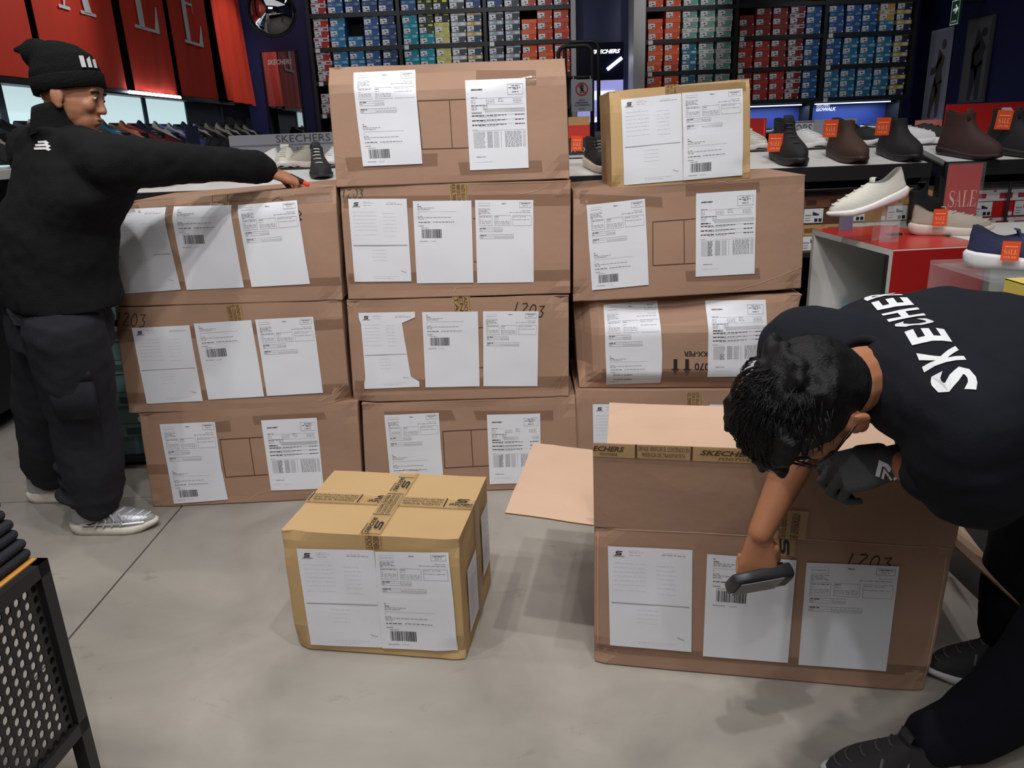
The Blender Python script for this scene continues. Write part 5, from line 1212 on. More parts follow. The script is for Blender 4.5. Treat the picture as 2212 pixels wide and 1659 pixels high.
MB().capsule(p + Vector((-.035, -.004, .008)), .009, p + Vector((.03, .008, .008)), .009, 10).build('cutter_handle', mat('cutter_red', (206, 40, 34), .4), t, True)
MB().box((p.x - .01, p.y - .006, p.z + .012), (p.x + .05, p.y + .012, p.z + .020)).build('cutter_blade_guard', M_black, t)
p = on_cube(1990, 478); shoe('chelsea_black', (A.x + .42, 3.30, ZF - .26), R(40), 'black shoe with white sole edge behind the beige sneaker', None, tilt=R(-12), sc=.9)
shoe('plain_white', (A.x - .02, A.y + .28, .90), R(8), 'white sneaker low behind the display cube', None, sc=1.0)
# white block on the far right with the navy sneaker
x0 = max(aty(2128, 500, 2.7).x, D_.x + .015, C_.x + .015); zb2 = aty(2150, 530, 2.68).z
t = thing('display_block', 'white-topped grey display block at the right edge beside the red cube', 'display', (x0 + .4, 2.9, 0))
MB().box((x0, 2.68, 0), (x0 + .9, 3.25, zb2 - .02)).build('block_body', mat('block_grey', (150, 154, 150), .5), t)
MB().box((x0 - .01, 2.67, zb2 - .02), (x0 + .91, 3.26, zb2)).build('block_top', M_white, t)
xb2 = aty(2128, 600, 2.3).x; zb3 = aty(2180, 588, 2.25).z
xb2 = aty(2128, 600, 2.2).x
t = thing('acrylic_plinth', 'clear acrylic plinth at the right edge carrying the navy sneaker', 'display stand', (xb2 + .3, 2.3, 0))
MB().box((xb2, 2.17, zb3 - .012), (xb2 + .6, 2.50, zb3)).build('plinth_top', M_acr, t)
for ya in (2.17, 2.494): MB().box((xb2, ya, 0), (xb2 + .6, ya + .006, zb3 - .012)).build('plinth_side', M_acr, t)
shoe('navy', (xb2 + .03, 2.36, zb3 + .002), R(-28), 'navy blue sneaker with orange tag at the right photo edge', None, sc=1.08, sale=(.10, -.066, .03, R(-4), .042))
pq = aty(2168, 594, 2.12); pq.z -= .125; pq.x += .06
shoe_box('yellow', (pq.x + .05, 1.78, pq.z - .01), R(0), 'yellow shoe box below the navy sneaker at the right edge', 'yellow box on its own stand', 1.1)
o = MB().box((pq.x - .08, 1.77, 0), (pq.x + .4, 2.15, pq.z - .012)).build('low_stand', mat('stand_dark', (40, 40, 44), .5)); tag(o, 'dark low stand holding the yellow shoe box at the right edge', 'stand')

# blue shoe box low at right behind the bent man
t = thing('low_ledge', 'grey low ledge behind the bent man with a blue shoe box on it', 'ledge', (1.75, 2.7, 0))
MB().box((1.35, 2.62, 0), (1.60, 2.95, aty(2100, 1110, 2.62).z)).build('ledge_body', mat('ledge_grey', (84, 86, 88), .6), t)
zz = aty(2100, 1110, 2.62).z
shoe_box('cobalt', (1.475, 2.63, zz + .001), 0, 'blue shoe box with white label low behind the bent man', 'single blue box on the low ledge', 1.05)

# posters and exit sign on the right wall
XR = 4.97
def wallq(pxs): return [atx(*p, XR) for p in pxs]
def poster(lab, pxs, base, frame_c, fig):
    a, b, c, d = wallq(pxs); y0, y1 = (a.y + d.y) / 2, (b.y + c.y) / 2; z0, z1 = (c.z + d.z) / 2, (a.z + b.z) / 2
    t = thing('wall_poster', lab, 'poster', (XR, (y0 + y1) / 2, z0))
    MB().box((XR, y1, z0), (XR + .02, y0, z1)).build('poster_board', mat('poster_f' + lab[:4], frame_c, .5), t)
    f = lambda u, v: Vector((XR - .003, y0 + (y1 - y0) * u, z0 + (z1 - z0) * v))
    pm = MB(); rect(pm, f, .07, .03, .93, .97, 0)
    g = lambda u, v: f(u, v) - Vector((.002, 0, 0))
    dk = 1
    stroke(pm, fig['leg1'], fig['lw'], g, dk); stroke(pm, fig['leg2'], fig['lw'], g, dk); stroke(pm, fig['body'], fig['bw'], g, dk); stroke(pm, fig['arm'], [.08] * len(fig['arm']), g, dk)
    h = fig['head']; pm.add([g(h[0] + .11 * math.cos(k * math.pi / 5), h[1] + .055 * math.sin(k * math.pi / 5)) for k in range(10)], [tuple(range(10))], dk)
    pm.build('poster_print', [mat('poster_b' + lab[:4], base, .5), mat('poster_fig' + lab[:4], fig['c'], .5)], t)
poster('pale framed poster of a standing athlete on the right wall', ((2013, 66), (2058, 58), (2033, 262), (1990, 262)), (168, 172, 196), (190, 192, 204),
       dict(leg1=[(.55, .42), (.4, .2), (.35, .04)], leg2=[(.65, .42), (.7, .2), (.72, .04)], lw=[.3, .2, .12], body=[(.62, .40), (.6, .55), (.66, .74)], bw=[.4, .28, .34], arm=[(.66, .70), (.4, .56), (.2, .55)], head=(.72, .83), c=(104, 96, 96)))
poster('dim grey poster of a hooded figure on the right wall', ((2092, 45), (2150, 29), (2123, 222), (2068, 222)), (108, 108, 106), (88, 88, 92),
       dict(leg1=[(.5, .45), (.45, .2), (.4, .03)], leg2=[(.62, .45), (.7, .2), (.72, .03)], lw=[.3, .18, .12], body=[(.58, .42), (.56, .6), (.66, .76)], bw=[.44, .4, .44], arm=[(.6, .7), (.36, .58), (.42, .46)], head=(.72, .82), c=(54, 54, 60)))
a, b, c, d = [atx(*p, XR - .25) for p in ((2060, 2), (2079, -6), (2073, 52), (2054, 57))]
t = thing('exit_direction_sign', 'green emergency sign with white arrow hanging on the right wall', 'sign', (XR - .25, a.y, c.z))
y0, y1, z0, z1 = a.y, b.y, (c.z + d.z) / 2, (a.z + b.z) / 2
MB().box((XR - .26, y1, z0), (XR - .24, y0, z1)).build('sign_panel', mat('sign_green', (30, 96, 72), .4), t)
f = lambda u, v: Vector((XR - .263, y0 + (y1 - y0) * u, z0 + (z1 - z0) * v))
pm = MB(); stroke(pm, [(.25, .6), (.72, .62)], .10, f); stroke(pm, [(.5, .78), (.78, .62), (.5, .46)], .09, f); outline(pm, f, .04, .03, .96, .97, .03); put_text(pm, 'SALIDA', f, .2, .12, .8, .2)
pm.build('sign_print', [mat('sign_w', (220, 232, 226), .5, emit=.3)], t)
MB().box((XR - .25, (y0 + y1) / 2 - .01, z0 + .2), (5.0, (y0 + y1) / 2 + .01, z0 + .22)).build('sign_bracket', M_black, t)

# ================================================================== front left table: perforated side, wood top, folded jeans
ZT = .62
Cn = atz(103, 1205, ZT); Dn = atz(0, 1288, ZT); Bk = atz(48, 1206, ZT)
pd_ = (Dn - Cn).normalized(); bd = Vector((pd_.y, -pd_.x, 0))
if bd.x > 0: bd = -bd
LP = 1.0; LBk = 1.0
t = thing('display_table', 'black metal table with wood top and perforated side panel in the front left corner', 'table', (Cn.x, Cn.y, 0))
fw_ = .028
def bar(p, q, w_, name, hint=None):
    p, q = Vector(p), Vector(q); d = (q - p).normalized(); u_ = pd_ if abs(d.dot(pd_)) < .5 else Vector((0, 0, 1)); v_ = bd if abs(d.dot(bd)) < .5 else (Vector((0, 0, 1)) if u_ == pd_ else pd_)
    c = [p, p + u_ * w_, p + u_ * w_ + v_ * w_, p + v_ * w_]
    MB().hexa([c[0], c[1], c[2], c[3]] + [x + (q - p) for x in c]).build(name, M_black, t)
O3 = Vector((Cn.x, Cn.y, 0)); Z = Vector((0, 0, 1))
for a_, b2 in ((0, 0), (LP - fw_, 0), (0, LBk - fw_), (LP - fw_, LBk - fw_)): bar(O3 + pd_ * a_ + bd * b2, O3 + pd_ * a_ + bd * b2 + Z * ZT, fw_, 'leg')
# find rail height from the photograph's corner
zr_ = .30
for k in range(200):
    zt_ = ZT - .002 * k; P_ = O3 + Z * zt_; rel = P_ - CAM; dd = rel.dot(FW); yy = 829.5 - FPX * rel.dot(UP) / dd
    if yy > 1548: zr_ = zt_; break
bar(O3 + pd_ * 0 + Z * (ZT - fw_), O3 + pd_ * LP + Z * (ZT - fw_), fw_, 'top_rail'); bar(O3 + Z * (zr_ - fw_ * .8), O3 + pd_ * LP + Z * (zr_ - fw_ * .8), fw_, 'bottom_rail')
bar(O3 + Z * (ZT - fw_), O3 + bd * LBk + Z * (ZT - fw_), fw_, 'top_rail'); bar(O3 + pd_ * (LP - fw_) + Z * (ZT - fw_), O3 + pd_ * (LP - fw_) + bd * LBk + Z * (ZT - fw_), fw_, 'top_rail')
w0 = O3 + pd_ * .005 + bd * .018 + Z * (ZT - .02)
MB().slab(w0, w0 + pd_ * (LP - .01), w0 + pd_ * (LP - .01) + bd * (LBk - .03), w0 + bd * (LBk - .03), Z * .0225).build('wood_top', mat('oak_top', (196, 140, 66), .35, var=.28, vscale=5, stretch=(1, 1, 1)), t)
# perforated sheet: every hole cut
mb = MB(); u0, u1, v0, v1 = fw_ + .004, LP - fw_ - .004, zr_, ZT - fw_ - .002; cs = .0225; r_h = .0078
mb2_ = MB(); nU = int((u1 - u0) / cs); nV = int((v1 - v0) / (cs * .5))
f = lambda u, v: O3 + pd_ * u + Z * v + bd * .010
cw = (u1 - u0) / nU; chh = (v1 - v0) / (nV // 2)
for i in range(nU):
    for j in range(nV // 2):
        # two staggered diamonds per cell
        cx_, cy_ = u0 + (i + .5) * cw, v0 + (j + .5) * chh
        def tile(cx, cy, hw, hh):
            ring_o = [(cx - hw, cy - hh), (cx, cy - hh), (cx + hw, cy - hh), (cx + hw, cy), (cx + hw, cy + hh), (cx, cy + hh), (cx - hw, cy + hh), (cx - hw, cy)]
            ring_i = [(cx + r_h * math.cos(R(a_)) * .92, cy + r_h * math.sin(R(a_)) * 1.1) for a_ in (225, 270, 315, 0, 45, 90, 135, 180)]
            o_ = len(mb.v); mb.v += [tuple(f(*q)) for q in ring_o + ring_i]
            for k in range(8): mb.f.append((o_ + k, o_ + (k + 1) % 8, o_ + 8 + (k + 1) % 8, o_ + 8 + k)); mb.m.append(0)
        if i % 2 == 0 or j < nV // 2 - 0: tile(cx_, cy_ + (chh * 0), cw / 2, chh / 2)
pan = mb.build('perforated_panel', M_black, t); bm_weld(pan)
so_ = pan.modifiers.new('thick', 'SOLIDIFY'); so_.thickness = .003; so_.offset = 0
w0 = O3 + pd_ * .02 + bd * .03 + Z * (zr_ - .06)
jm = mat('dark_denim', (30, 32, 42), .9, bump=.3, bscale=200)
jc = atz(49, 1216, ZT)
for i in range(3):
    zc_ = ZT + .003 + i * .043
    c0 = Vector((jc.x, jc.y, zc_)) - bd * (.010 - .012 * i) + pd_ * (.004 * i - .02)
    o = thing('folded_jeans', 'dark folded jeans, %s of the pile on the front left table' % ('lowest', 'middle', 'topmost')[i], 'jeans', c0, 'pile of folded jeans')
    for k in range(2):
        c1 = c0 + Z * (.0212 * k) + bd * .004 * k
        b5 = MB().slab(c1, c1 + pd_ * .30, c1 + pd_ * .30 + bd * .30, c1 + bd * .30, Z * .0208).build('folded_leg', jm, o); bevel(b5, .010, 4)
# ================================================================== people
M_skin = mat('skin_brown', (164, 112, 84), .5, var=.05, vscale=12, bump=.05, bscale=80)
M_skin2 = mat('skin_tan', (176, 118, 86), .5, var=.05, vscale=12, bump=.05, bscale=80)
M_hair = mat('black_hair', (14, 13, 14), .55, bump=.35, bscale=160, stretch=(1, 4, 1), spec=.3)
M_fleece = mat('black_fleece', (24, 24, 26), .95, bump=.35, bscale=260, spec=.15)
M_cargo = mat('charcoal_cargo', (40, 40, 46), .9, spec=.2, bump=.15, bscale=160)
M_tee = mat('black_tee', (25, 27, 34), .9, spec=.2, bump=.08, bscale=200)
M_pants = mat('navy_black_trousers', (18, 19, 27), .95, spec=.15, bump=.08, bscale=200)
M_eye = mat('eye_white', (225, 220, 215), .3); M_iris = mat('iris', (30, 20, 16), .2)
V = Vector
def head(mb, c, f, u, s=1.0, mouth=True):
    """c: centre between the ears; f: face direction; u: up"""
    f = V(f).normalized(); u = (V(u) - f * V(u).dot(f)).normalized(); l = u.cross(f)   # l = the person's left
    P = lambda a, b, h: c + (f * a + l * b + u * h) * s
    A = lambda a, b, h: (f * a * s, l * b * s, u * h * s)
    mb.ell(P(-.006, 0, .038), A(.098, .076, .088)); mb.ell(P(.020, 0, -.01), A(.070, .066, .085))
    mb.ell(P(.045, 0, -.055), A(.045, .048, .048)); mb.ell(P(.062, 0, -.088), A(.024, .028, .020))
    mb.ell(P(.07, 0, .045), A(.022, .05, .03)); mb.ell(P(.080, 0, .028), A(.012, .052, .012))
    mb.limb([P(.084, 0, .018), P(.098, 0, -.012), P(.100, 0, -.022)], [.008 * s, .0095 * s, .0115 * s]); mb.ell(P(.092, .010, -.025), A(.010, .0085, .0075)); mb.ell(P(.092, -.010, -.025), A(.010, .0085, .0075))
    mb.ell(P(.086, 0, -.050), A(.015, .026, .0075)); mb.ell(P(.085, 0, -.062), A(.014, .023, .0085)); mb.ell(P(.074, 0, -.056), A(.016, .03, .022))
    for k in (-1, 1):
        mb.ell(P(.062, .034 * k, -.012), A(.026, .022, .026)); mb.ell(P(.080, .030 * k, .012), A(.010, .017, .010))
        mb.ell(P(-.008, .078 * k, -.004), A(.020, .009, .031)); mb.ell(P(-.002, .076 * k, -.028), A(.012, .008, .013))
        mb.ell(P(-.020, .082 * k, .004), A(.008, .007, .026))
    return P, A, f, l, u
def hand(mb, w, d, pn, k, curl=(30, 40, 30), s=1.0, spread=4, thumb=(35, 30), curls=None):
    """w wrist, d towards the fingers, pn palm normal, k=+1 thumb on the side of d x pn"""
    d = V(d).normalized(); pn = (V(pn) - d * V(pn).dot(d)).normalized(); sd = d.cross(pn) * k
    L = .088 * s
    mb.loft([(w - d * .012, sd * .026 * s, pn * .017 * s), (w + d * .02 * s, sd * .033 * s, pn * .016 * s), (w + d * .055 * s, sd * .041 * s, pn * .015 * s), (w + d * L, sd * .040 * s, pn * .0125 * s)], 16, 2.6)
    mb.ell(w + d * .03 * s + sd * .022 * s + pn * .010 * s, (d * .034 * s, sd * .018 * s, pn * .014 * s))
    lens = ((.040, .026, .020), (.045, .030, .021), (.042, .028, .020), (.032, .021, .018)); rad = (.0092, .0095, .0090, .0080)
    for i in range(4):
        b = w + d * (L - (.002, -.003, .001, .010)[i] * s) + sd * ((.031, .0105, -.0105, -.030)[i]) * s
        a = R((1.5 - i) * spread); dd = (d * math.cos(a) + sd * math.sin(a)).normalized(); pts = [b - dd * .02 * s, b]; ang = 0; cc = curls[i] if curls else curl
        for j in range(3):
            ang += R(cc[j]); v_ = dd * math.cos(ang) + pn * math.sin(ang); pts.append(pts[-1] + v_ * lens[i][j] * s)
        r_ = rad[i] * s; mb.limb(pts, [r_ * 1.08, r_ * 1.08, r_, r_ * .93, r_ * .82], 10)
    b = w + d * .018 * s + sd * .030 * s + pn * .006 * s
    a = R(thumb[0]); v0 = d * math.cos(a) + sd * math.sin(a) * .8 + pn * .35; v0.normalize(); a2 = R(thumb[1]); v1 = (v0 * math.cos(a2) + (pn * .7 - sd * .6).normalized() * math.sin(a2)).normalized(); v2 = (v1 * math.cos(a2 * .7) + (pn * .5 - sd * .8).normalized() * math.sin(a2 * .7)).normalized()
    mb.limb([b, b + v0 * .036 * s, b + v0 * .036 * s + v1 * .030 * s, b + v0 * .036 * s + v1 * .030 * s + v2 * .022 * s], [.014 * s, .0115 * s, .0105 * s, .0088 * s], 10)
    return sd

# ---------------------------------------------------------------- man 1 (left)
def joint(px, py, y): return aty(px, py, y)
hc = aty(152, 212, 2.50)                       # centre of the head
F1 = V((.96, .10, -.22)); U1 = V((.24, .1, .97))
nk = V((-1.345, 2.49, 1.40))
rs = V((-1.175, 2.395, 1.325)); re_ = aty(405, 352, 2.62); rw = aty(572, 368, 2.83)
ls = V((-1.50, 2.62, 1.36)); le = V((-1.50, 2.78, 1.10)); lw = V((-1.42, 2.70, .96)) 
pel = V((-1.49, 2.53, .86)); rh = pel + V((.06, -.09, -.04)); lh = pel + V((-.08, .09, -.04))
rk = V((-1.50, 2.55, .48)); ra = V((-1.575, 2.60, .085)); lk = V((-1.73, 2.72, .48)); la = V((-1.895, 2.885, .085))
ctr = thing  # alias kept simple
mb = MB()
P1, A1, f1, l1, u1 = head(mb, hc, F1, U1, .95)
mb.limb([hc - u1 * .05 - f1 * .02, nk + V((0, 0, .02)), nk - V((0, 0, .06))], [.056, .058, .07])
sh_ax = (ls - rs).normalized(); fd = V((.6, .8, 0)).normalized()
mb.loft([(pel, sh_ax * .15, fd * .10), (pel + V((.03, -.01, .12)), sh_ax * .14, fd * .095), ((rs + ls) / 2 + V((0, 0, -.12)), sh_ax * .165, fd * .105), ((rs + ls) / 2 + V((0, 0, .01)), sh_ax * .15, fd * .08), (nk + V((0, 0, .0)), sh_ax * .06, fd * .06)], 22, 2.4)
mb.limb([rs, re_, rw], [.055, .040, .028]); mb.limb([ls, le, lw], [.055, .04, .028])
mb.limb([rh, rk, ra], [.085, .058, .034]); mb.limb([lh, lk, la], [.085, .058, .034]); mb.limb([ra, ra + V((.03, 0, -.045))], [.034, .022]); mb.limb([la, la + V((.03, 0, -.045))], [.034, .022])
dh = (aty(652, 392, 2.90) - rw).normalized()
hd = V((dh.x, dh.y, dh.z - .04)).normalized()
mb.limb([rw - hd * .05, rw + hd * .02], [.029, .027])
hand(mb, rw + hd * .025, hd, V((-.15, .30, -1)), 1, s=1.05, spread=3, curls=((38, 48, 30), (60, 55, 40), (66, 62, 42), (70, 62, 42)), thumb=(24, 14))
man1 = fuse('person', mb, .0042, M_skin, None, 3)
tag(man1, 'person in black fleece jacket, beanie and cargo trousers reaching an arm over the left stack', 'person')
# face details
for k in (-1, 1):
    e = MB(); e.ell(P1(.083, .031 * k, .012), A1(.0075, .012, .0055)); e.build('eye', M_eye, man1, True)
    e = MB(); e.ell(P1(.0885, .031 * k, .0110), A1(.0035, .0055, .005)); e.build('iris', M_iris, man1, True)
    e = MB(); e.limb([P1(.088, .014 * k, .029), P1(.091, .032 * k, .033), P1(.080, .050 * k, .028)], [.0035, .0045, .003], 8); e.build('eyebrow', M_hair, man1, True)
e = MB(); e.ell(P1(.094, 0, -.050), A1(.007, .023, .0055)); e.ell(P1(.092, 0, -.061), A1(.007, .020, .006)); e.build('lips', mat('lips', (132, 78, 66), .5), man1, True)
# beanie
mb = MB()
bu = (u1 - f1 * .34).normalized(); bf = (f1 + u1 * .34).normalized(); b0 = hc + u1 * .040 - f1 * .008
mb.loft([(b0 - bu * .020, bf * .098, l1 * .083), (b0 + bu * .0, bf * .101, l1 * .085), (b0 + bu * .035, bf * .099, l1 * .084), (b0 + bu * .072, bf * .086, l1 * .073), (b0 + bu * .098 - f1 * .01, bf * .062, l1 * .055), (b0 + bu * .112 - f1 * .02, bf * .032, l1 * .034)], 26, 2)
mb.ell(b0 + bu * .070 - f1 * .066, (bf * .046, l1 * .05, bu * .045))
mb.limb([b0 + bu * .078 - f1 * .095, b0 + bu * .070 - f1 * .125], [.020, .008])
bn = fuse('beanie', mb, .005, mat('beanie_knit', (17, 18, 19), .95, bump=.5, bscale=150, spec=.15), man1, 5, disp=.006, dscale=.06)
mb = MB()
mb.loft([(b0 - bu * .024, bf * .099, l1 * .084), (b0 - bu * .022, bf * .102, l1 * .087), (b0 + bu * .016, bf * .105, l1 * .0885), (b0 + bu * .020, bf * .101, l1 * .085)], 30, 2)
mb.build('beanie_cuff', MATS['beanie_knit'], bn, True)
pm = MB(); q = lambda x, y: b0 + bu * (.028 + y * .032) + bf * (.104 * math.cos(R(46 - x * 40))) - l1 * (.0885 * math.sin(R(46 - x * 40)))
for x in (0, .3, .6): pm.add([q(x, 0), q(x + .2, 0), q(x + .2, 1 - .2 * (x > .5)), q(x, 1 - .3 * (x > .2))], [(0, 1, 2, 3)])
pm.build('beanie_patch', [mat('patch_grey', (200, 200, 200), .6)], bn)
# fleece
mb = MB(); sm_ = (rs + ls) / 2
mb.loft([(pel + V((.02, -.01, .03)), sh_ax * .205, fd * .165), (pel + V((.02, -.01, .12)), sh_ax * .20, fd * .16), (pel + V((.06, -.01, .28)), sh_ax * .205, fd * .155), (sm_ + V((-.01, 0, -.10)), sh_ax * .225, fd * .15), (sm_ + V((0, 0, -.01)), sh_ax * .205, fd * .12), (sm_ + V((0, 0, .045)), sh_ax * .13, fd * .085), (nk + V((.0, 0, .035)), sh_ax * .078, fd * .078)], 26, 2.5)
mb.limb([sm_ + V((.08, -.05, -.03)), rs, re_.lerp(rs, .5), re_, rw - hd * .03, rw - hd * .004], [.09, .082, .076, .066, .054, .046], 18)
mb.limb([nk + V((0, 0, -.02)), rs.lerp(nk, .45) + V((0, 0, -.005)), rs + V((0, 0, .004))], [.072, .076, .078], 16); mb.limb([nk + V((0, 0, -.02)), ls.lerp(nk, .5) + V((0, 0, -.012)), ls + V((0, 0, -.01))], [.072, .092, .09], 16)
mb.limb([ls, le, lw], [.088, .072, .06], 18)
mb.ell(sm_ + V((0, 0, -.045)), (sh_ax * .235, fd * .125, V((0, 0, .13))))
# folds at elbow and armpit
for t_, r_ in ((.18, .085), (.36, .080), (.62, .074), (.86, .069)): 
    c_ = rs.lerp(re_, t_); mb.ell(c_, ((re_ - rs).normalized() * .02, V((0, .6, .8)) * r_ * 1.02, V((0, -.8, .6)) * r_ * 1.02))
fle = fuse('fleece_jacket', mb, .0065, M_fleece, man1, 16, disp=.020, dscale=.10)
mb = MB(); rs2 = []
for z_, r0, dx in ((-.012, .074, -.004), (.02, .072, .0), (.05, .070, .006), (.066, .069, .010)):
    rs2.append([nk + V((dx + math.cos(q) * r0 * 1.02, math.sin(q) * r0, z_ + .026 + .012 * math.cos(q + .5))) for q in [2 * math.pi * k / 28 for k in range(28)]])
rs2 += [[nk + (p_ - nk) * .0 + V(((p_ - nk).x * .90, (p_ - nk).y * .90, (p_ - nk).z - dz)) for p_ in rs2[3]] for dz in (.0, .05)]
mb.rings(rs2, cap=False); mb.build('collar', M_fleece, fle, True)
# white embroidered mark on the back of the shoulder: three curved stripes
n_back = (CAM - aty(95, 290, 2.4)).normalized(); c_ = aty(95, 291, 2.335)
bvh_pts = None
def project_on(objs, fn2, lift=.0015):
    """drop points along the view-independent direction -n onto a body surface"""
    dg = bpy.context.evaluated_depsgraph_get()
    def g(p, d):
        for o in objs:
            ok, loc, nor, _ = o.ray_cast(o.matrix_world.inverted() @ p, d)
            if ok: return o.matrix_world @ loc + V(nor) * lift
        return p
    return g
bpy.context.view_layer.update()
gp = project_on([fle], None, .002)
nb = V((-.25, -1, .12)).normalized(); ub = V((0, 0, 1)); eb = nb.cross(ub).normalized() * -1
if eb.x < 0: eb = -eb
o0 = aty(90, 314, 2.2)
pm = MB(); qf = lambda x, y: gp(o0 + eb * (x * .055 - .0275) + ub * (y * .024 - .012), (o0 - CAM).normalized())
for xa_, xb_, ya_ in ((0, .98, .12), (.12, 1.0, .5), (.34, .92, .88)):
    stroke(pm, [(xa_ + (xb_ - xa_) * t_, ya_ - .25 * (t_ > .9)) for t_ in (0, .2, .4, .6, .8, 1)], .26, qf)
pm.build('embroidered_mark', [mat('embroidery_white', (215, 215, 215), .7)], fle)
# cargo trousers
mb = MB()
mb.loft([(pel + V((0, 0, .045)), sh_ax * .150, fd * .135), (pel + V((0, 0, -.03)), sh_ax * .165, fd * .150), (pel + V((-.01, 0, -.11)), sh_ax * .165, fd * .145)], 24, 2.4)
mb.limb([rh, rh.lerp(rk, .5) + V((.0, 0, 0)), rk, rk.lerp(ra, .5) + V((.02, 0, 0)), ra + V((.035, 0, .10)), ra + V((.03, 0, .05))], [.125, .122, .112, .106, .100, .080], 18)
mb.limb([lh, lh.lerp(lk, .5), lk, lk.lerp(la, .5) + V((.01, 0, 0)), la + V((.02, 0, .09)), la + V((.02, 0, .05))], [.125, .118, .105, .10, .098, .085], 18)
for (c_, a_, b_2, h_) in ((ra + V((.03, 0, .13)), .114, .105, .03), (ra + V((.02, 0, .19)), .110, .106, .02), (ra + V((-.01, -.005, .075)), .098, .088, .03)):
    mb.ell(c_, (V((a_, 0, -.02)), V((0, b_2, 0)), V((0, 0, h_))))
trs = fuse('cargo_trousers', mb, .0065, M_cargo, man1, 5, disp=.022, dscale=.13)
mb = MB()
pc_ = rh.lerp(rk, .62) + V((.045, -.106, 0)); ru = V((.96, .1, 0)).normalized()
mb.loft([(pc_ + V((0, 0, -.085)), ru * .062, V((0, .012, 0))), (pc_ + V((0, -.003, 0)), ru * .070, V((0, .016, 0))), (pc_ + V((0, -.002, .085)), ru * .068, V((0, .014, 0)))], 20, 5)
mb.loft([(pc_ + V((0, -.006, .045)), ru * .072, V((0, .014, 0))), (pc_ + V((0, -.004, .092)), ru * .070, V((0, .014, 0)))], 20, 5)
mb.build('cargo_pocket', M_cargo, trs, True)
mb = MB(); fl0 = aty(52, 690, 2.375)
pts_ = [(12, 668), (112, 676), (110, 702), (84, 712), (30, 702)]
mb2x = [aty(a_, b_2, 2.372) for a_, b_2 in pts_]; mb.add(mb2x + [p_ + V((0, .012, 0)) for p_ in mb2x], [(0, 1, 2, 3, 4), (9, 8, 7, 6, 5), (0, 5, 6, 1), (1, 6, 7, 2), (2, 7, 8, 3), (3, 8, 9, 4), (4, 9, 5, 0)])
mb.build('pocket_flap', M_cargo, trs)
# shoes of man 1
PROTO['silver_run'] = shoe_meshes(.30, .098, .108, .036, instep=.55, collar=(.02, .42), col=(168, 168, 172), solec=(214, 208, 198), lace=(214, 214, 218), tongue=.01, key='sr', heel=.11, flare=.004)
SR = MATS['upper_sr']; SR.node_tree.nodes['Principled BSDF'].inputs['Metallic'].default_value = .35; SR.node_tree.nodes['Principled BSDF'].inputs['Roughness'].default_value = .35
def worn(key, loc, rz, parent, extra=None):
    r_ = bpy.data.objects.new('shoe', None); COL.objects.link(r_); r_.parent = parent; r_.matrix_parent_inverse = MWI(parent); r_.location = loc; r_.rotation_euler = (0, 0, rz)
    for nm_, me in PROTO[key]:
        o = bpy.data.objects.new(nm_, me); COL.objects.link(o); o.parent = r_
    if extra:
        o = extra.build('side_stripes', [mat('stripe_chrome', (226, 228, 232), .25, metal=.6), M_ink]); o.parent = r_
    return r_
ex = MB()
for x0_ in (.10, .13, .16, .19): ex.tube([(x0_, -.052, .040), (x0_ + .012, -.048, .060), (x0_ - .005, -.036, .082)], .0035, 6)
ex.tube([(.05, -.048, .052), (.20, -.051, .046), (.27, -.034, .040)], .004, 6)
ex.add([(.075, -.0535, .055), (.085, -.0535, .050), (.125, -.0535, .066)], [(0, 1, 2), (2, 1, 0)], 1)
worn('silver_run', (-1.655, 2.60, .002), R(4), man1, ex)
worn('silver_run', (-1.985, 2.885, .002), R(6), man1)
# marker pen in his hand
t0 = aty(628, 380, 2.885); t1 = aty(665, 399, 2.90)
t = thing('marker_pen', 'black marker pen with orange-red cap end held in the reaching hand', 'marker', t1)
MB().capsule(t0, .0085, t1.lerp(t0, .30), .0095, 12).build('pen_barrel', mat('pen_black', (28, 24, 26), .4), t, True)
MB().capsule(t1.lerp(t0, .28), .0092, t1, .0070, 12).build('pen_tip', mat('pen_orange', (226, 74, 36), .4), t, True)

# ---------------------------------------------------------------- man 2 (right, bending)
h2 = aty(1762, 868, 1.20)
CV = lambda x, y, z: RT * x + UP * y - FW * z
F2 = CV(-.35, -.85, -.35); U2 = CV(-.75, .1, .62)
mb = MB()
P2, A2, f2, l2, u2 = head(mb, h2, F2, U2, 1.0)
nk2 = aty(1862, 815, 1.30)
rs_ = V((.585, 1.50, .93)); lsh = V((.715, 1.14, .91))
re2 = V((.625, 1.535, .72)); rw2 = aty(1643, 1150, 1.46)
le2 = aty(2108, 1066, 1.17); lw2 = aty(1952, 1003, 1.27)
pe2 = V((1.32, 1.46, .82)); rh2 = pe2 + V((.0, .09, -.02)); lh2 = pe2 + V((.0, -.09, -.02))
rk2 = V((1.23, 1.60, .46)); ra2 = V((1.24, 1.655, .09)); lk2 = V((1.17, 1.35, .40)); la2 = V((.93, 1.35, .085))
ax2 = (lsh - rs_).normalized(); tz = V((.25, 0, .97)).normalized()
ch2 = (rs_ + lsh) / 2
mb.limb([h2 - u2 * .05 - f2 * .03, nk2, ch2 + V((.05, 0, .0))], [.055, .056, .065])
mb.loft([(nk2 + V((.01, 0, -.01)), ax2 * .045, tz * .045), (ch2 + V((.05, .0, -.01)), ax2 * .14, tz * .06), (ch2 + V((.18, .03, .0)), ax2 * .155, tz * .11), (pe2 + V((-.20, 0, .05)), ax2 * .14, tz * .10), (pe2, ax2 * .15, V((-.2, 0, 1)) * .11)], 22, 2.4)
mb.limb([rs_, re2, re2.lerp(rw2, .4), rw2], [.052, .043, .039, .0265], 16)
mb.limb([lsh, le2, lw2], [.055, .042, .030], 16)
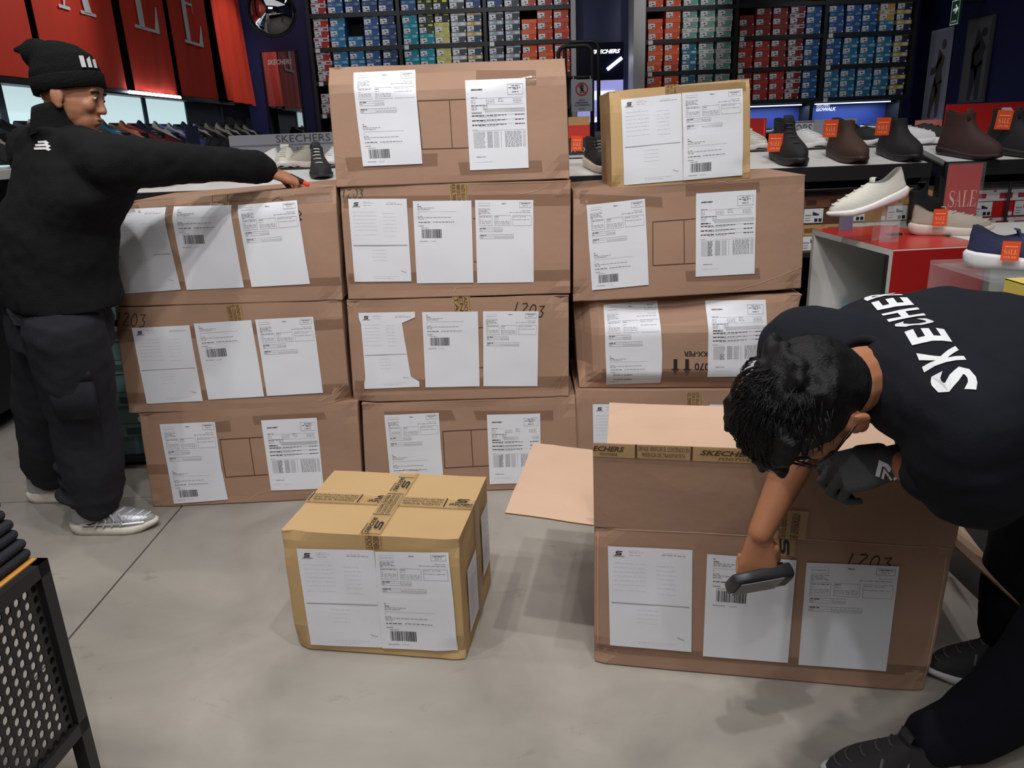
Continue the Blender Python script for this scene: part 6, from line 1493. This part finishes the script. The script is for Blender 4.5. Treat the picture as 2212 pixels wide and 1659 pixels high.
mb.limb([rh2, rk2, ra2], [.085, .05, .03]); mb.limb([lh2, lk2, lk2.lerp(la2, .55) + V((.025, 0, -.02)), la2], [.085, .05, .036, .03]); mb.limb([ra2, ra2 + V((-.03, 0, -.045))], [.034, .022]); mb.limb([la2, la2 + V((-.02, 0, -.045))], [.034, .022])
hd2 = V((-.03, -.03, -1)).normalized()
hw2 = rw2 + hd2 * .02
# right hand: a loose fist around the scanner, back of the hand towards the camera
hand(mb, hw2, hd2, V((.15, 1, .1)), 1, s=1.02, spread=2, curls=((52, 62, 40), (58, 66, 42), (62, 68, 42), (62, 68, 42)), thumb=(20, 45))
hdl = (aty(1885, 1012, 1.30) - lw2).normalized()
man2 = fuse('person', mb, .0038, M_skin2, None, 3)
tag(man2, 'person with short black hair and glasses in black lettered tee bending over the opened carton', 'person')
# glasses
gl = MB(); fr_m = mat('glasses_frame', (30, 16, 16), .3)
def gring(k):
    return [P2(.099 - .010 * abs(math.cos(q)) * (1 if math.cos(q) * k > 0 else 0), .034 * k + .026 * math.cos(q), .010 + .017 * math.sin(q)) for q in [2 * math.pi * j / 20 for j in range(21)]]
for k in (-1, 1):
    gl.tube(gring(k), .0022, 6)
    gl.tube([P2(.092, .060 * k, .018), P2(.05, .079 * k, .016), P2(-.015, .084 * k, .012)], .0024, 6)
gl.tube([P2(.100, .008, .012), P2(.104, 0, .015), P2(.100, -.008, .012)], .0022, 6)
go = gl.build('glasses', [fr_m], man2, True)
for k in (-1, 1):
    lm_ = MB(); rr = gring(k); lm_.add(rr[:20], [tuple(range(20))]); lm_.build('lens', [mat('lens', (200, 210, 220), .05, alpha=.18)], go)
    e = MB(); e.ell(P2(.084, .033 * k, .013), A2(.009, .0135, .0085)); e.build('eye', M_eye, man2, True)
    e = MB(); e.ell(P2(.0915, .033 * k, .010), A2(.003, .006, .006)); e.build('iris', M_iris, man2, True)
    e = MB(); e.limb([P2(.086, .014 * k, .032), P2(.088, .034 * k, .036), P2(.076, .052 * k, .030)], [.004, .005, .003], 8); e.build('eyebrow', M_hair, man2, True)
# hair: cropped back and sides plus a thick tousled top and fringe
mb = MB()
mb.ell(P2(-.012, 0, .046), A2(.101, .0805, .088)); mb.ell(P2(-.040, 0, .010), A2(.066, .0735, .070))
rnd = random.Random(4)
for i in range(60):
    a_ = rnd.uniform(-.06, .10); b_2 = rnd.uniform(-.062, .062); r_ = math.sqrt(max(0.02, 1 - (a_ / .115) ** 2 - (b_2 / .082) ** 2))
    hgt = .046 + .080 * r_
    c_ = P2(a_, b_2, hgt); dr = (f2 * rnd.uniform(.3, 1) + l2 * rnd.uniform(-.7, .7) + u2 * rnd.uniform(-.2, .3)).normalized()
    mb.limb([c_ - dr * .016, c_, c_ + dr * .022 - u2 * .003], [.012, .015, .009], 8)
for i in range(16):
    b_2 = -.058 + .116 * i / 15; c_ = P2(.074, b_2, .100 + rnd.uniform(-.006, .006))
    mb.limb([P2(.045, b_2, .118), c_, c_ + (f2 * .5 + u2 * .1 + l2 * rnd.uniform(-.3, .3)).normalized() * rnd.uniform(.008, .020)], [.020, .016, .007], 8)
hair = fuse('hair', mb, .0042, M_hair, man2, 2, disp=.006, dscale=.022)
# strands for a fibrous look
st = MB()
for i in range(520):
    th = rnd.uniform(0, 2 * math.pi); ph = rnd.uniform(.1, 1.15)
    nrm = (f2 * math.sin(ph) * math.cos(th) * 1.0 + l2 * math.sin(ph) * math.sin(th) + u2 * math.cos(ph)).normalized()
    c_ = P2(.010, 0, .050) + (f2 * nrm.dot(f2) * .106 + l2 * nrm.dot(l2) * .090 + u2 * nrm.dot(u2) * .098) * 1.05
    if nrm.dot(f2) < -.45: continue
    fl2 = (f2 * .9 + l2 * nrm.dot(l2) * .9 - u2 * .1 + V((rnd.uniform(-.5, .5), rnd.uniform(-.5, .5), rnd.uniform(-.5, .5)))); fl2 = (fl2 - nrm * fl2.dot(nrm)).normalized()
    L_ = rnd.uniform(.025, .05); st.tube([c_, c_ + fl2 * L_ * .5 + nrm * .004, c_ + fl2 * L_ - nrm * .004], [.0011, .0009, .0003], 4)
o = st.build('hair_strands', M_hair, hair, True); o['kind'] = 'stuff'
# tee shirt
mb = MB()
mb.loft([(nk2 + V((-.004, .0, .0)), ax2 * .072, V((.35, .1, .9)).normalized() * .072), (ch2 + V((.0, 0, .022)), ax2 * .165, tz * .088), (ch2 + V((.06, .01, .015)), ax2 * .225, tz * .115), (ch2 + V((.20, .03, .0)), ax2 * .225, tz * .145), (pe2 + V((-.25, -.01, .05)), ax2 * .200, tz * .140), (pe2 + V((-.08, 0, .05)), ax2 * .190, V((.1, 0, 1)) * .135), (pe2 + V((.02, 0, .03)), ax2 * .19, V((.0, 0, 1)) * .13)], 28, 2.5)
mb.limb([ch2 + V((.05, .06, .01)), rs_, rs_.lerp(re2, .85)], [.10, .088, .078], 18)
mb.limb([ch2 + V((.06, -.05, .01)), lsh + V((.01, -.005, 0)), lsh.lerp(le2, .5), lsh.lerp(le2, .90)], [.11, .095, .088, .080], 20)
mb.limb([lsh.lerp(le2, .3), lsh.lerp(le2, .75) + V((.0, .0, .0))], [.10, .095], 20)
mb.ell(lsh.lerp(le2, .8) + V((.0, .01, -.0)), (V((.115, 0, 0)), V((0, .075, 0)), V((0, 0, .06))))
tee = fuse('t_shirt', mb, .006, M_tee, man2, 8, disp=.020, dscale=.12)
# neckband ring
mb = MB(); u_ = ax2; v_ = V((.35, .1, .9)).normalized(); c_ = nk2 + V((-.006, 0, .0))
mb.tube([c_ + u_ * .070 * math.cos(q) + v_ * .070 * math.sin(q) for q in [2 * math.pi * j / 26 for j in range(27)]], .0075, 8); mb.build('neckband', M_tee, tee, True)
bpy.context.view_layer.update()
gt = project_on([tee], None, .0022)
# white lettering across the shoulders, mapped down onto the shirt
Tl = [aty(2064, 842, 1.10), aty(2093, 846, 1.10), aty(1972, 637, 1.42), aty(1900, 637, 1.42)]
W0 = [V(p_) for p_ in (aty(2055, 842, 1.12), aty(2096, 848, 1.12), aty(2010, 716, 1.27), aty(1958, 716, 1.27))]
def shirt(x, y):
    """x along the word from the near shoulder, y up the letters (towards the waist side is the foot)"""
    a0 = V((.645, 1.085, 1.2)); a1 = V((.690, 1.53, 1.2)); b0_ = V((.695, 1.075, 1.2)); b1_ = V((.752, 1.53, 1.2))
    p_ = a0.lerp(a1, x).lerp(b0_.lerp(b1_, x), 1 - y)
    return gt(p_, V((0, 0.0, -1)))
pm = MB()
x = .02
for ch in 'SKECHERS':
    vs, fs, asp = text_geo(ch, .035, .25, 1)
    w_ = .112
    # refine so that the letters hug the cloth
    import bmesh
    bm = bmesh.new(); vv = [bm.verts.new((x + v_2[0] * w_, v_2[1], 0)) for v_2 in vs]
    for f_ in fs:
        try: bm.faces.new([vv[i] for i in f_])
        except ValueError: pass
    bmesh.ops.triangulate(bm, faces=bm.faces); bmesh.ops.subdivide_edges(bm, edges=[e for e in bm.edges if e.calc_length() > .25], cuts=3, use_grid_fill=False)
    bmesh.ops.triangulate(bm, faces=bm.faces); bm.verts.index_update()
    pm.add([shirt(v_2.co.x, v_2.co.y) for v_2 in bm.verts], [tuple(v_2.index for v_2 in f_.verts) for f_ in bm.faces]); bm.free()
    x += w_ + .011
pm.build('shirt_lettering', [mat('shirt_white', (222, 224, 228), .6)], tee)
# trousers
mb = MB()
mb.loft([(pe2 + V((-.03, 0, .06)), ax2 * .165, V((.2, 0, 1)) * .12), (pe2 + V((.03, 0, -.03)), ax2 * .185, V((.4, 0, .8)) * .15), (pe2 + V((0, 0, -.12)), ax2 * .17, V((.12, 0, .05)))], 24, 2.4)
mb.limb([rh2, rh2.lerp(rk2, .5), rk2, rk2.lerp(ra2, .55), ra2 + V((.01, 0, .03))], [.125, .12, .105, .098, .085], 18)
mb.limb([lh2, lh2.lerp(lk2, .5) + V((-.0, 0, 0)), lk2, lk2.lerp(la2, .55) + V((.025, 0, -.02)), la2 + V((.03, 0, .02)), la2 + V((-.045, 0, .0))], [.125, .115, .100, .085, .072, .058], 18)
for t_ in (.75, .88, .98): mb.ell(lk2.lerp(la2, t_) + V((.01, 0, -.01)), (V((.068, 0, .03)), V((0, .070, 0)), V((-.01, 0, .02))))
fuse('trousers', mb, .006, M_pants, man2, 5, disp=.016, dscale=.12)
# glove on his left hand
mb = MB()
gp0 = aty(1936, 998, 1.285); gd = (aty(1862, 1012, 1.30) - gp0).normalized()
hand(mb, gp0, gd, V((.05, .55, -.85)), -1, s=1.12, spread=4, curls=((46, 50, 30), (54, 56, 36), (58, 58, 36), (60, 58, 36)), thumb=(30, 40))
mb.limb([gp0 - gd * .045, gp0 + gd * .01], [.034, .032], 14)
gv = fuse('work_glove', mb, .0036, mat('glove_grey', (62, 63, 66), .8, bump=.3, bscale=250), man2, 2)
bpy.context.view_layer.update()
gg = project_on([gv], None, .002); dvw = V((-.1, .85, -.52)).normalized()
pm = MB(); g0 = aty(1908, 1006, 1.1); ge = V((1, 0, -.05)); gu = V((.0, .3, 1)).normalized()
def qg(x, y):
    d9 = ray(1893 + 42 * x, 1036 - 40 * y).normalized(); p9 = gg(CAM, d9)
    return p9 - d9 * .001 if (p9 - CAM).length > .5 else CAM + d9 * ((gp0 - CAM).length - .02)
stroke(pm, [(.05, .15), (.25, .9), (.55, .75), (1.0, .05)], .22, qg); stroke(pm, [(.3, .05), (.42, .5), (.75, .0)], .12, qg)
pm.build('glove_print', [mat('glove_white', (214, 216, 218), .6)], gv)
# his shoes
PROTO['dark_trainer'] = shoe_meshes(.295, .098, .106, .030, instep=.55, collar=(.02, .42), col=(38, 36, 38), solec=(196, 196, 196), lace=(70, 66, 66), tongue=.01, key='dt', heel=.108, flare=.003)
ex = MB()
for x0_ in (.15, .18, .21): ex.tube([(x0_, .048, .040), (x0_ - .01, .044, .062), (x0_ - .02, .032, .078)], .003, 6)
mt_sh = mat('trainer_grey', (108, 100, 98), .5)
for lo_, rz in (((.940, 1.345, .002), R(184)), ((1.325, 1.665, .002), R(184))):
    r_ = worn('dark_trainer', lo_, rz, man2); o = ex.build('side_stripes', [mt_sh]); o.parent = r_
# the handheld scanner
sc0 = aty(1577, 1274, 1.43); sc1 = aty(1704, 1250, 1.46)
d_ = (sc1 - sc0).normalized(); nrm = V((.0, -.80, -.60)); nrm = (nrm - d_ * nrm.dot(d_)).normalized(); sd = d_.cross(nrm)
t = thing('barcode_scanner', 'dark handheld barcode scanner with grey screen held over the middle sheet', 'scanner', sc0)
ln = (sc1 - sc0).length; cS = (sc0 + sc1) / 2 + V((0, .01, .006))
b6 = MB(); B8 = lambda a, b, c: cS + d_ * a * ln / 2 + sd * b * .039 + nrm * c * .014
b6.loft([(cS - d_ * ln / 2, sd * .020, nrm * .010), (cS - d_ * ln * .46, sd * .034, nrm * .013), (cS - d_ * ln * .2, sd * .038, nrm * .014), (cS + d_ * ln * .3, sd * .040, nrm * .016), (cS + d_ * ln * .47, sd * .036, nrm * .018), (cS + d_ * ln * .52, sd * .026, nrm * .012)], 28, 4)
b6.build('scanner_body', mat('scanner_dark', (44, 44, 48), .45), t, True)
MB().slab(B8(-.82, -.78, 1.02), B8(.62, -.80, 1.1), B8(.62, .80, 1.1), B8(-.82, .78, 1.02), nrm * .002).build('scanner_screen', mat('scanner_screen', (112, 114, 120), .2), t)
MB().slab(B8(.5, -.5, -1.1), B8(.85, -.5, -1.1), B8(.85, .5, -1.1), B8(.5, .5, -1.1), -nrm * .006).build('scan_window', mat('scan_window', (18, 18, 24), .1), t)
MB().limb([cS - nrm * .012 - d_ * .01, cS - nrm * .03 + V((0, .01, .05))], [.017, .016]).build('scanner_grip', MATS['scanner_dark'], t, True)
# a stray white-soled shoe tip at the right photo edge
shoe('black_white', (1.40, 1.47, .002), R(172), 'dark shoe with white sole at the right photo edge behind the trouser leg', None, sc=1.05)
